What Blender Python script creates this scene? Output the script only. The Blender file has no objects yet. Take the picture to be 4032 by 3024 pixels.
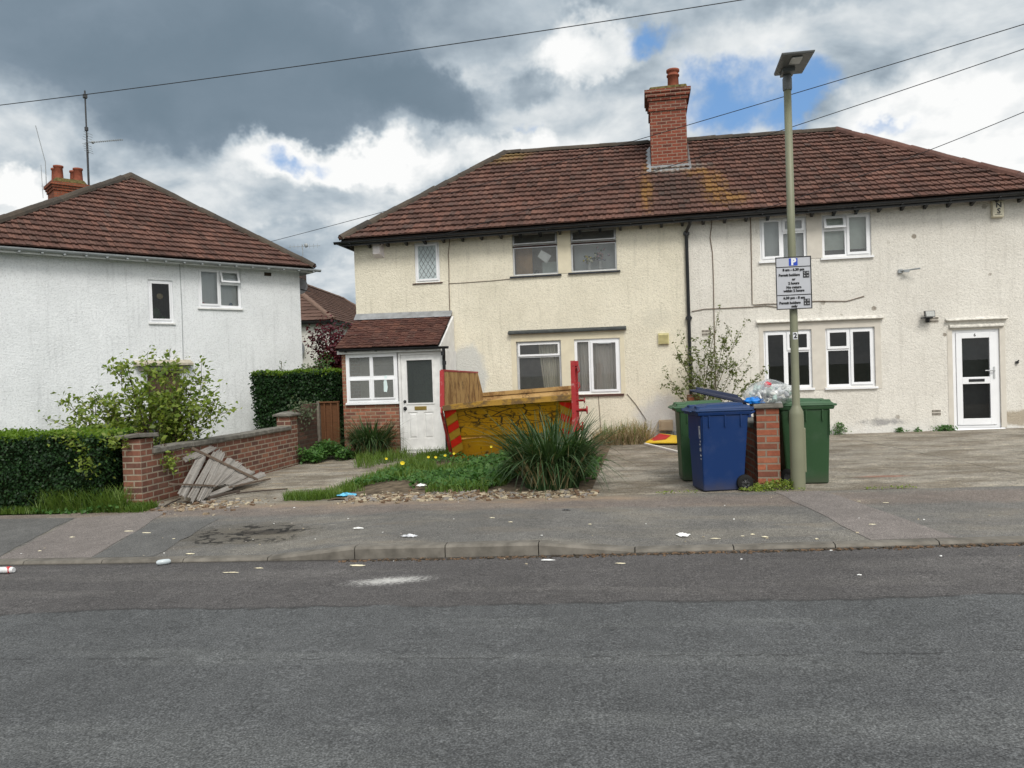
import bpy, bmesh, math, random
import numpy as np
from mathutils import Vector, Matrix
R = math.radians
rnd = random.Random(7)
nrg = np.random.default_rng(7)
scene = bpy.context.scene
col = scene.collection

# ------------------------------------------------------------------ helpers
class MB:
    """collects faces, builds ONE mesh object (box-projected UVs in metres)"""
    def __init__(s): s.v = []; s.f = []; s.m = []; s.smooth = []
    def face(s, pts, m=0, sm=False):
        b = len(s.v); s.v += [tuple(p) for p in pts]
        s.f.append(tuple(range(b, b + len(pts)))); s.m.append(m); s.smooth.append(sm)
    def mesh(s, vs, fs, m=0, sm=False):
        b = len(s.v); s.v += [tuple(p) for p in vs]
        for f in fs: s.f.append(tuple(i + b for i in f)); s.m.append(m); s.smooth.append(sm)
    def box(s, x0, x1, y0, y1, z0, z1, m=0, mat=None):
        vs = [(x, y, z) for z in (z0, z1) for y in (y0, y1) for x in (x0, x1)]
        if mat is not None: vs = [tuple(mat @ Vector(v)) for v in vs]
        s.mesh(vs, [(0,2,3,1),(4,5,7,6),(0,1,5,4),(2,6,7,3),(0,4,6,2),(1,3,7,5)], m)
    def hexa(s, lo, hi, m=0):
        """lo, hi: 4 points each, counter-clockwise from above"""
        s.mesh(list(lo) + list(hi), [(3,2,1,0),(4,5,6,7),(0,1,5,4),(1,2,6,5),(2,3,7,6),(3,0,4,7)], m)
    def prism(s, poly, axis, a, b, m=0):
        """poly of 2-D points, extruded along axis from a to b"""
        def P(p, t):
            return {'x': (t, p[0], p[1]), 'y': (p[0], t, p[1]), 'z': (p[0], p[1], t)}[axis]
        n = len(poly); vs = [P(p, a) for p in poly] + [P(p, b) for p in poly]
        fs = [tuple(range(n - 1, -1, -1)), tuple(range(n, 2 * n))]
        fs += [(i, (i + 1) % n, n + (i + 1) % n, n + i) for i in range(n)]
        s.mesh(vs, fs, m)
    def tube(s, path, r, n=8, m=0, caps=True, sm=True):
        path = [Vector(p) for p in path]; k = len(path)
        rs = r if isinstance(r, (list, tuple)) else [r] * k
        vs = []; u = None
        for i, p in enumerate(path):
            d = (path[min(i + 1, k - 1)] - path[max(i - 1, 0)])
            d = d.normalized() if d.length > 1e-9 else Vector((0, 0, 1))
            if u is None: u = d.orthogonal().normalized()
            else:
                u = (u - d * u.dot(d)); u = u.normalized() if u.length > 1e-6 else d.orthogonal().normalized()
            w = d.cross(u)
            for j in range(n):
                a = 2 * math.pi * j / n
                vs.append(p + (u * math.cos(a) + w * math.sin(a)) * rs[i])
        fs = []
        for i in range(k - 1):
            for j in range(n):
                fs.append((i*n+j, i*n+(j+1)%n, (i+1)*n+(j+1)%n, (i+1)*n+j))
        s.mesh(vs, fs, m, sm)
        if caps and n > 3:
            s.mesh(vs[:n], [tuple(range(n - 1, -1, -1))], m); s.mesh(vs[-n:], [tuple(range(n))], m)
    def lathe(s, c, prof, n=20, m=0, axis='z', sm=True):
        c = Vector(c); vs = []
        for r, h in prof:
            for j in range(n):
                a = 2 * math.pi * j / n; x, y = r * math.cos(a), r * math.sin(a)
                vs.append(c + (Vector((x, y, h)) if axis == 'z' else Vector((x, h, y)) if axis == 'y' else Vector((h, x, y))))
        fs = [(i*n+j, i*n+(j+1)%n, (i+1)*n+(j+1)%n, (i+1)*n+j) for i in range(len(prof)-1) for j in range(n)]
        s.mesh(vs, fs, m, sm)
    def blob(s, c, rx, ry, rz, jit=.15, nu=10, nv=7, m=0, seed=0, sm=True):
        q = random.Random(seed); vs = []
        for i in range(nv + 1):
            t = math.pi * i / nv
            for j in range(nu):
                a = 2 * math.pi * j / nu; k = 1 + q.uniform(-jit, jit)
                vs.append((c[0] + rx*k*math.sin(t)*math.cos(a), c[1] + ry*k*math.sin(t)*math.sin(a), c[2] + rz*k*math.cos(t)))
        fs = [(i*nu+j, (i+1)*nu+j, (i+1)*nu+(j+1)%nu, i*nu+(j+1)%nu) for i in range(nv) for j in range(nu)]
        s.mesh(vs, fs, m, sm)
    def build(s, name, mats, parent=None, bevel=0, local=False, fixn=True):
        me = bpy.data.meshes.new(name)
        off = Vector((0, 0, 0))
        if parent is not None and not local:
            p = parent
            while p is not None: off += p.location; p = p.parent
        vs = [(v[0]-off.x, v[1]-off.y, v[2]-off.z) for v in s.v]
        me.from_pydata(vs, [], s.f)
        for m in (mats if isinstance(mats, (list, tuple)) else [mats]): me.materials.append(m)
        me.polygons.foreach_set('material_index', s.m); me.polygons.foreach_set('use_smooth', s.smooth)
        if fixn or bevel:
            bm = bmesh.new(); bm.from_mesh(me)
            if bevel: bmesh.ops.remove_doubles(bm, verts=bm.verts, dist=1e-5)
            if fixn: bmesh.ops.recalc_face_normals(bm, faces=bm.faces)
            bm.to_mesh(me); bm.free()
        boxuv(me)
        o = bpy.data.objects.new(name, me); col.objects.link(o)
        if parent is not None: o.parent = parent
        if bevel:
            b = o.modifiers.new('bevel', 'BEVEL'); b.width = bevel; b.segments = 2; b.limit_method = 'ANGLE'; b.angle_limit = R(40)
        return o

def boxuv(me):
    uv = me.uv_layers.new(name='UVMap')
    n = len(me.loops)
    if not n: return
    li = np.empty(n, np.int32); me.loops.foreach_get('vertex_index', li)
    co = np.empty(len(me.vertices) * 3, np.float32); me.vertices.foreach_get('co', co); co = co.reshape(-1, 3)
    nn = np.empty(len(me.polygons) * 3, np.float32); me.polygons.foreach_get('normal', nn); nn = np.abs(nn.reshape(-1, 3))
    tot = np.empty(len(me.polygons), np.int32); me.polygons.foreach_get('loop_total', tot)
    ax = np.repeat(nn.argmax(1), tot); c = co[li]
    u = np.where(ax == 0, c[:, 1], c[:, 0]); v = np.where(ax == 2, c[:, 1], c[:, 2])
    uv.data.foreach_set('uv', np.stack([u, v], 1).ravel().astype(np.float32))

def np_mesh(name, V, F, mat, parent=None, local=True, smooth=False):
    V = np.asarray(V, np.float32).reshape(-1, 3); F = np.asarray(F, np.int32); k = F.shape[1]
    if parent is not None and not local:
        off = np.zeros(3, np.float32); p = parent
        while p is not None: off += np.array(p.location, np.float32); p = p.parent
        V = V - off
    me = bpy.data.meshes.new(name)
    me.vertices.add(len(V)); me.vertices.foreach_set('co', V.ravel())
    me.loops.add(F.size); me.loops.foreach_set('vertex_index', F.ravel())
    me.polygons.add(len(F)); me.polygons.foreach_set('loop_start', np.arange(0, F.size, k, dtype=np.int32))
    me.polygons.foreach_set('loop_total', np.full(len(F), k, np.int32))
    me.update(calc_edges=True); me.validate()
    for m in (mat if isinstance(mat, (list, tuple)) else [mat]): me.materials.append(m)
    o = bpy.data.objects.new(name, me); col.objects.link(o)
    if parent is not None: o.parent = parent
    return o

def leaves(P, N, size, var=.35, aspect=.6, jit=.6, fold=True):
    """diamond leaf quads at points P, roughly facing N"""
    n = len(P); P = np.asarray(P, float); N = np.asarray(N, float) + nrg.normal(0, jit, (n, 3))
    N /= np.linalg.norm(N, axis=1)[:, None] + 1e-9
    a = nrg.normal(0, 1, (n, 3)); a -= N * (a * N).sum(1)[:, None]; a /= np.linalg.norm(a, axis=1)[:, None] + 1e-9
    b = np.cross(N, a); s = size * (1 + nrg.uniform(-var, var, n))[:, None]
    tip = P + a * s; w = b * s * aspect * .5; mid = P + a * s * .45 + N * s * (.12 if fold else 0)
    V = np.stack([P, mid + w, tip, mid - w], 1).reshape(-1, 3)
    return V, np.arange(4 * n).reshape(-1, 4)

def blades(B, H, W, lean, curve, segs=4, droop=0.0, az=None):
    """curved tapering grass blades from base points B"""
    n = len(B); B = np.asarray(B, float)
    th = nrg.uniform(0, 2 * np.pi, n) if az is None else az
    d = np.stack([np.cos(th), np.sin(th), np.zeros(n)], 1); side = np.stack([-np.sin(th), np.cos(th), np.zeros(n)], 1)
    tw = nrg.uniform(-1, 1, n)[:, None]; side = side + d * tw; side /= np.linalg.norm(side, axis=1)[:, None]
    V = []
    for k in range(segs + 1):
        t = k / segs
        out = lean * t + curve * t * t; up = t * (1 - .25 * np.abs(curve) * t) - droop * t * t * t
        c = B + d * (out * H)[:, None] + np.array([0, 0, 1.]) * (up * H)[:, None]
        w = (W * (1 - t ** 2.6) * .5 + .0006)[:, None]
        V.append(np.stack([c - side * w, c + side * w], 1))
    V = np.stack(V, 1).reshape(n, -1, 3); m = 2 * (segs + 1)
    q = np.array([[2*k, 2*k+1, 2*k+3, 2*k+2] for k in range(segs)])
    F = (np.arange(n)[:, None, None] * m + q[None]).reshape(-1, 4)
    return V.reshape(-1, 3), F

def cat(*VF):
    V = []; F = []; b = 0
    for v, f in VF: V.append(v); F.append(f + b); b += len(v)
    return np.concatenate(V), np.concatenate(F)

def thing(name, label, category, loc=(0, 0, 0), rz=0, group=None):
    o = bpy.data.objects.new(name, None); col.objects.link(o); o.empty_display_size = .2
    o.location = loc; o.rotation_euler = (0, 0, rz); return tag(o, label, category, group)
def tag(o, label, category, group=None):
    o['label'] = label; o['category'] = category
    if group: o['group'] = group
    return o
def structure(o): o['kind'] = 'structure'; return o
def stuff(o, label=None, category=None):
    o['kind'] = 'stuff'
    if label: o['label'] = label; o['category'] = category
    return o
def dup(o, loc=None, rz=None, label=None):
    def cp(a, par):
        c = a.copy(); col.objects.link(c)
        if par is not None: c.parent = par
        for ch in list(a.children): cp(ch, c)
        return c
    r = cp(o, None)
    if loc is not None: r.location = loc
    if rz is not None: r.rotation_euler = (0, 0, rz)
    if label: r['label'] = label
    return r
def text_mesh(name, body, size, mat, parent, M, bold=.0, align='CENTER'):
    """flat lettering; M places the text plane (x right, y up)"""
    cu = bpy.data.curves.new(name, 'FONT'); cu.body = body; cu.size = size; cu.align_x = align; cu.align_y = 'CENTER'
    cu.offset = bold; cu.extrude = .0008; cu.resolution_u = 2
    ob = bpy.data.objects.new(name + '_c', cu); col.objects.link(ob)
    dg = bpy.context.evaluated_depsgraph_get(); me = bpy.data.meshes.new_from_object(ob.evaluated_get(dg))
    bpy.data.objects.remove(ob); bpy.data.curves.remove(cu)
    me.transform(M); me.name = name; me.materials.clear(); me.materials.append(mat)
    o = bpy.data.objects.new(name, me); col.objects.link(o); o.parent = parent
    return o
FRONT = Matrix(((1,0,0,0),(0,0,-1,0),(0,1,0,0),(0,0,0,1)))   # text plane facing -Y
def TM(x, y, z): return Matrix.Translation((x, y, z)) @ FRONT

# ------------------------------------------------------------------ materials
class NT:
    def __init__(s, name, rough=.85, spec=.3):
        s.mat = bpy.data.materials.new(name); s.mat.use_nodes = True
        s.t = s.mat.node_tree; s.n = s.t.nodes; s.l = s.t.links
        s.b = s.n['Principled BSDF']; s.b.inputs['Roughness'].default_value = rough
        s.b.inputs['Specular IOR Level'].default_value = spec
        s.out = s.n['Material Output']; s._tc = None
    def node(s, typ, ins=None, **kw):
        nd = s.n.new(typ)
        for k, v in kw.items(): setattr(nd, k, v)
        for k, v in (ins or {}).items(): s.set(nd.inputs[k], v)
        return nd
    def set(s, sock, v):
        if hasattr(v, 'is_output'): s.l.new(v, sock)
        else:
            if sock.type == 'RGBA' and not isinstance(v, (int, float)) and len(v) == 3: v = (*v, 1)
            sock.default_value = v
    def co(s, which='Object'):
        if s._tc is None: s._tc = s.n.new('ShaderNodeTexCoord')
        return s._tc.outputs[which]
    def world(s): return s.node('ShaderNodeNewGeometry').outputs['Position']
    def rand(s): return s.node('ShaderNodeNewGeometry').outputs['Random Per Island']
    def mapping(s, vec, scale=(1,1,1), loc=(0,0,0), rot=(0,0,0)):
        return s.node('ShaderNodeMapping', {'Vector': vec, 'Scale': scale, 'Location': loc, 'Rotation': rot}).outputs[0]
    def noise(s, scale, detail=3, rough=.55, vec=None, dist=0):
        return s.node('ShaderNodeTexNoise', {'Vector': vec if vec is not None else s.co(), 'Scale': scale, 'Detail': detail, 'Roughness': rough, 'Distortion': dist}).outputs['Fac']
    def voro(s, scale, vec=None, feature='F1', out='Distance', rnd=1.0):
        return s.node('ShaderNodeTexVoronoi', {'Vector': vec if vec is not None else s.co(), 'Scale': scale, 'Randomness': rnd}, feature=feature).outputs[out]
    def ramp(s, fac, stops, interp='LINEAR'):
        nd = s.n.new('ShaderNodeValToRGB'); cr = nd.color_ramp; cr.interpolation = interp
        while len(cr.elements) < len(stops): cr.elements.new(.5)
        for e, (p, c) in zip(cr.elements, stops):
            e.position = p; e.color = (c, c, c, 1) if isinstance(c, (int, float)) else (*c, 1)
        s.set(nd.inputs[0], fac); return nd.outputs[0]
    def math(s, op, a, b=0.0, c=0.0, clamp=False):
        nd = s.n.new('ShaderNodeMath'); nd.operation = op; nd.use_clamp = clamp
        s.set(nd.inputs[0], a); s.set(nd.inputs[1], b); s.set(nd.inputs[2], c); return nd.outputs[0]
    def step(s, v, lo, hi):
        nd = s.node('ShaderNodeMapRange', {0: v, 1: lo, 2: hi, 3: 0.0, 4: 1.0}, interpolation_type='SMOOTHSTEP'); return nd.outputs[0]
    def mix(s, fac, a, b, blend='MIX'):
        nd = s.n.new('ShaderNodeMix'); nd.data_type = 'RGBA'; nd.blend_type = blend
        s.set(nd.inputs[0], fac); s.set(nd.inputs[6], a); s.set(nd.inputs[7], b); return nd.outputs[2]
    def sep(s, vec): return s.node('ShaderNodeSeparateXYZ', {0: vec}).outputs
    def dist(s, vec, p, scale=(1,1,1)):
        """scaled distance of vec to point p"""
        m = s.node('ShaderNodeVectorMath', {0: vec, 1: p}, operation='SUBTRACT').outputs[0]
        m = s.node('ShaderNodeVectorMath', {0: m, 1: scale}, operation='MULTIPLY').outputs[0]
        return s.node('ShaderNodeVectorMath', {0: m}, operation='LENGTH').outputs['Value']
    def color(s, v): s.set(s.b.inputs['Base Color'], v); return s
    def bump(s, h, strength=.5, dist=.01, normal=None):
        ins = {'Strength': strength, 'Distance': dist, 'Height': h}
        if normal is not None: ins['Normal'] = normal
        o = s.node('ShaderNodeBump', ins).outputs[0]
        s.l.new(o, s.b.inputs['Normal']); return o

def plain(name, c, rough=.6, spec=.4, var=.12, scale=9, metal=0, bump=0):
    t = NT(name, rough, spec); n = t.noise(scale, 4)
    t.color(t.mix(t.ramp(n, [(.3, 0), (.75, 1)]), tuple(x * (1 - var) for x in c), tuple(min(1, x * (1 + var)) for x in c)))
    t.b.inputs['Metallic'].default_value = metal
    if bump: t.bump(t.noise(scale * 6, 3), bump, .004)
    return t.mat

def leafmat(name, cols, rough=.5, trans=.35, spec=.3):
    """foliage with per-leaf colour"""
    t = NT(name, rough, spec); k = len(cols)
    c = t.ramp(t.rand(), [(i / max(k - 1, 1), cc) for i, cc in enumerate(cols)])
    t.color(c)
    tr = t.node('ShaderNodeBsdfTranslucent', {'Color': t.mix(1.0, c, (1.3, 1.35, .6), 'MULTIPLY')})
    ad = t.node('ShaderNodeMixShader', {0: trans, 1: t.b.outputs[0], 2: tr.outputs[0]})
    t.l.new(ad.outputs[0], t.out.inputs[0]); return t.mat

def roughcast(name, base, dirt, stains):
    t = NT(name, .9, .15); w = t.world()
    big = t.ramp(t.noise(.9, 5, .6), [(.35, 0), (.72, 1)])
    mid = t.ramp(t.noise(7, 4, .65), [(.3, 0), (.8, 1)])
    c = t.mix(t.math('MULTIPLY', big, .38), base, dirt)
    c = t.mix(t.math('MULTIPLY', mid, .25), c, tuple(min(1, x * 1.12) for x in base))
    fine = t.ramp(t.voro(26), [(.05, .72), (.5, 1.06)])
    c = t.mix(.55, c, fine, 'MULTIPLY')
    sk = t.noise(2.2, 4, .6, t.mapping(w, (5, 5, .35))); c = t.mix(t.math('MULTIPLY', t.step(sk, .52, .72), .22), c, tuple(x * .72 for x in dirt))
    c = stains(t, w, c) if stains else c
    t.color(c)
    h = t.math('ADD', t.math('MULTIPLY', t.noise(23, 5, .68, dist=.7), 1.0), t.math('MULTIPLY', t.noise(60, 2), .35))
    t.bump(h, .68, .028); return t.mat

def cream_stains(t, w, c):
    d = t.dist(w, (-3.95, 17, 1.65), (1/.55, 0, 1/.85))
    m = t.step(t.math('ADD', d, t.math('MULTIPLY', t.noise(2.2, 4), .8)), 1.35, 1.05)
    c = t.mix(t.math('MULTIPLY', m, .8), c, (.50, .51, .50))
    d2 = t.dist(w, (.35, 17, .45), (1/.7, 0, 1/.75))
    m2 = t.step(t.math('ADD', d2, t.math('MULTIPLY', t.noise(3, 4), .9)), 1.5, .95)
    c = t.mix(t.math('MULTIPLY', m2, .75), c, (.52, .52, .53))
    d3 = t.dist(w, (.3, 17, 2.75), (1/.45, 0, 1/.3))
    m3 = t.step(t.math('ADD', d3, t.math('MULTIPLY', t.noise(5, 4), .9)), 1.4, .9)
    return t.mix(t.math('MULTIPLY', m3, .18), c, (.45, .44, .38))

def pale_stains(t, w, c):
    z = t.sep(w)[2]; x = t.sep(w)[0]
    v = t.voro(2.3); spots = t.math('MULTIPLY', t.step(t.math('ADD', v, t.math('MULTIPLY', t.noise(38, 2), .10)), .19, .135), t.step(t.noise(1.1, 2), .36, .5))
    spots = t.math('MULTIPLY', spots, t.step(x, 2.6, 4.0))
    c = t.mix(t.math('MULTIPLY', spots, .85), c, (.22, .19, .15))
    low = t.step(t.math('ADD', z, t.math('MULTIPLY', t.noise(2.5, 5, .65), .6)), .78, .45)
    c = t.mix(t.math('MULTIPLY', low, .55), c, (.70, .70, .69))
    d = t.dist(w, (4.85, 17, .40), (1/.7, 0, 1/.12))
    m = t.step(t.math('ADD', d, t.math('MULTIPLY', t.noise(6, 5, .75), 1.8)), 1.75, 1.05)
    c = t.mix(t.math('MULTIPLY', m, .7), c, (.21, .21, .22))
    d = t.dist(w, (7.6, 17, .42), (1/.9, 0, 1/.2))
    m = t.step(t.math('ADD', d, t.math('MULTIPLY', t.noise(5, 5, .7), 1.4)), 1.7, 1.25)
    return t.mix(t.math('MULTIPLY', m, .7), c, (.28, .22, .14))

def white_stains(t, w, c):
    z = t.sep(w)[2]
    m = t.step(t.math('ADD', t.math('MULTIPLY', z, .25), t.noise(1.6, 5, .65)), .85, .6)
    c = t.mix(t.math('MULTIPLY', m, .3), c, (.45, .47, .46))
    sp = t.step(t.math('ADD', t.voro(1.1), t.math('MULTIPLY', t.noise(30, 2), .12)), .1, .07)
    return t.mix(t.math('MULTIPLY', sp, .5), c, (.35, .36, .36))

def tiles(name, cols, lichen=None, moss=.25, rough=.88):
    t = NT(name, rough, .2)
    c = t.ramp(t.rand(), [(i / (len(cols) - 1), cc) for i, cc in enumerate(cols)])
    n = t.ramp(t.noise(1.3, 4), [(.32, .70), (.7, 1.22)]); c = t.mix(.8, c, n, 'MULTIPLY')
    f = t.ramp(t.noise(22, 4, .7), [(.3, .7), (.75, 1.3)]); c = t.mix(.7, c, f, 'MULTIPLY')
    m = t.step(t.noise(5.5, 6, .72), .60, .72); c = t.mix(t.math('MULTIPLY', m, moss), c, (.17, .165, .13))
    if lichen: c = lichen(t, t.world(), c)
    t.color(c); t.bump(t.noise(40, 4), .35, .006); return t.mat

def chimney_lichen(t, w, c):
    n = t.noise(9, 7, .78)
    def patch(p, sx, sy, lo, hi):
        d = t.dist(w, p, (1/sx, 1/sy, 0)); return t.math('MULTIPLY', t.step(t.math('ADD', d, t.math('MULTIPLY', n, 2.4)), hi + .45, lo + .15), t.step(t.math('ADD', t.noise(24, 5, .8), t.math('MULTIPLY', t.rand(), .18)), .50, .60))
    dark = patch((.85, 17.7, 0), .75, 1.1, 1.35, 1.85); c = t.mix(t.math('MULTIPLY', dark, .6), c, (.035, .036, .032))
    grey = patch((.9, 18.55, 0), .95, .28, 1.3, 1.75); c = t.mix(t.math('MULTIPLY', grey, .7), c, (.27, .27, .24))
    for p, sx, sy in (((.18, 17.6, 0), .20, 1.2), ((1.65, 17.7, 0), .40, .95), ((1.9, 17.1, 0), .6, .4), ((1.35, 18.35, 0), .45, .25), ((.25, 18.7, 0), .2, .3)):
        o = patch(p, sx, sy, 1.3, 1.7); c = t.mix(t.math('MULTIPLY', o, .62), c, (.27, .145, .035))
    d = t.dist(w, (-3.4, 19.95, 7.4), (1/.9, 1/.7, 0)); o = t.step(t.math('ADD', d, t.math('MULTIPLY', n, 1.6)), 1.8, 1.2)
    return t.mix(t.math('MULTIPLY', o, .6), c, (.20, .14, .045))

def bricks(name, cols, mortar, bw=.225, bh=.0865, mort=.012, dirt=.25, off=(0, 0)):
    t = NT(name, .9, .2); uv = t.mapping(t.co('UV'), loc=(off[0], off[1], 0))
    b = t.node('ShaderNodeTexBrick', {'Vector': uv, 'Color1': (0, 0, 0, 1), 'Color2': (1, 1, 1, 1), 'Mortar': (.5, .5, .5, 1), 'Scale': 1.0,
               'Mortar Size': mort, 'Mortar Smooth': .25, 'Bias': 0.0, 'Brick Width': bw, 'Row Height': bh})
    c = t.ramp(b.outputs['Color'], [(i / (len(cols) - 1), cc) for i, cc in enumerate(cols)])
    f = t.ramp(t.noise(14, 5, .7), [(.28, .62), (.75, 1.28)]); c = t.mix(.8, c, f, 'MULTIPLY')
    c = t.mix(b.outputs['Fac'], c, t.mix(t.noise(20, 3), mortar, tuple(x * .7 for x in mortar)))
    d = t.step(t.noise(2.3, 5, .65), .5, .75); c = t.mix(t.math('MULTIPLY', d, dirt), c, (.07, .06, .05))
    t.color(c)
    h = t.math('SUBTRACT', t.math('MULTIPLY', t.noise(60, 3), .25), b.outputs['Fac'])
    t.bump(h, .8, .008); return t.mat

def asphalt(name, base, chips=1.0, extra=None, grain=150):
    t = NT(name, .85, .3); w = t.world(); g = t.noise(grain, 2, .6, w); g2 = t.voro(grain * .55, w)
    big = t.ramp(t.noise(.55, 5, .6, w), [(.3, .82), (.72, 1.16)])
    c = t.mix(1.0, base, t.ramp(g, [(.3, .42), (.5, .95), (.72, 1.9)]), 'MULTIPLY')
    c = t.mix(1.0, c, big, 'MULTIPLY')
    c = t.mix(.9, c, t.ramp(t.noise(grain * .3, 4, .75, w), [(.3, .68), (.7, 1.34)]), 'MULTIPLY')
    c = t.mix(.6, c, t.ramp(t.noise(5, 5, .75, w), [(.3, .72), (.7, 1.25)]), 'MULTIPLY')
    ch = t.math('MULTIPLY', t.step(t.voro(34, w), .09, .05), t.step(t.noise(3, 2, .5, w), .52, .66))
    c = t.mix(t.math('MULTIPLY', ch, .75 * chips), c, (.5, .5, .48))
    if extra: c = extra(t, w, c)
    t.color(c); t.bump(t.math('ADD', g, g2), .7, .006); return t.mat

# ------------------------------------------------------------------ shared surface heights
SL = .0176
def kerb_y(x): return 7.115 + .06 * x + .0035 * x * x if abs(x) < 14 else 7.115 + .06 * x + .0035 * 196
def kerb_h(x):
    t = min(max((x + 3.68) / .89, 0), 1) if x < -2 else min(max((-.131 - x) / .885, 0), 1)
    return .03 + .085 * t
def road_z(x): return SL * max(-30, min(30, x))
def yard_z(x, y=10): return road_z(x) + .12 - .03 * max(0, min(1, (y - 9.7) / 7.3))
def back_y(x): return 9.66 if x > -6.6 else 9.66 - .55 * min(1, (-6.6 - x) / 1.2)
def pave_z(x, y):
    k = kerb_y(x) + .125; t = max(0, min(1, (y - k) / (back_y(x) - k)))
    return road_z(x) + kerb_h(x) * (1 - t) + .12 * t
def ground_z(x, y):
    return road_z(x) if y < kerb_y(x) else pave_z(x, y) if y < back_y(x) else yard_z(x, y)

def sheet(name, xs, rows, zf, mat):
    """grid sheet: for each x a list of y values from rows(x)"""
    V = []; n = None
    for x in xs:
        ys = rows(x); n = len(ys); V += [(x, y, zf(x, y)) for y in ys]
    F = [(i*n+j, (i+1)*n+j, (i+1)*n+j+1, i*n+j+1) for i in range(len(xs)-1) for j in range(n-1)]
    o = np_mesh(name, V, F, mat); return structure(o)
def frange(a, b, s):
    k = int(round((b - a) / s)); return [a + (b - a) * i / k for i in range(k + 1)]

# ------------------------------------------------------------------ ground materials
def road_extra(t, w, c):
    x, y, z = t.sep(w)[0:3]
    ky = t.math('ADD', t.math('ADD', 7.115, t.math('MULTIPLY', x, .06)), t.math('MULTIPLY', t.math('MULTIPLY', x, x), .0035))
    wob = t.math('MULTIPLY', t.math('SUBTRACT', t.noise(1.1, 5, .6, w), .5), .35)
    d = t.math('ADD', t.math('SUBTRACT', ky, y), wob)
    edge = t.math('SUBTRACT', 1.5, t.math('MULTIPLY', t.step(x, -4.2, -5.6), -.28))
    s = t.math('SUBTRACT', d, edge)
    strip = t.step(s, .02, -.02)
    c = t.mix(strip, c, t.mix(1.0, c, (.98, .89, .86), 'MULTIPLY'))
    fine = t.math('MULTIPLY', t.math('SUBTRACT', t.noise(14, 4, .7, w), .5), .1)
    a = t.math('ABSOLUTE', t.math('ADD', s, fine))
    cr = t.math('MULTIPLY', t.step(a, .04, .008), t.step(t.noise(3, 3, .6, w), .33, .47))
    c = t.mix(t.math('MULTIPLY', cr, .52), c, (.02, .019, .018))
    a2 = t.math('ABSOLUTE', t.math('SUBTRACT', d, t.math('ADD', 2.55, fine)))
    c = t.mix(t.math('MULTIPLY', t.math('MULTIPLY', t.step(a2, .014, .004), t.step(t.noise(2, 3, .6, w), .45, .55)), .6), c, (.02, .02, .02))
    gut = t.step(t.math('ADD', t.math('SUBTRACT', ky, y), t.math('MULTIPLY', t.noise(6, 4, .7, w), .12)), .16, .05)
    c = t.mix(t.math('MULTIPLY', gut, .75), c, (.030, .026, .021))
    tr_ = t.noise(1.6, 4, .6, t.mapping(w, (.14, 1.3, 1))); c = t.mix(t.step(tr_, .50, .64), c, t.mix(1.0, c, (1.22, 1.22, 1.2), 'MULTIPLY'))
    oil = t.step(t.math('ADD', t.voro(.8, w), t.math('MULTIPLY', t.noise(6, 4, .7, w), .22)), .26, .15); c = t.mix(t.math('MULTIPLY', oil, .55), c, (.03, .03, .03))
    # dry white powder spilt on the carriageway
    dd = t.dist(t.node('ShaderNodeCombineXYZ', {0: x, 1: t.math('SUBTRACT', y, t.math('MULTIPLY', t.math('ADD', x, 2.17), .22)), 2: 0.0}).outputs[0], (-2.17, 6.22, 0), (1/.46, 1/.17, 0))
    dd = t.math('ADD', dd, t.math('MULTIPLY', t.math('SUBTRACT', x, -2.0), 0.0))
    sp = t.math('ADD', dd, t.math('MULTIPLY', t.noise(30, 5, .8, w), 2.2))
    c = t.mix(t.math('MULTIPLY', t.step(sp, 2.05, 1.05), .8), c, (.58, .57, .54))
    return c
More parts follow.
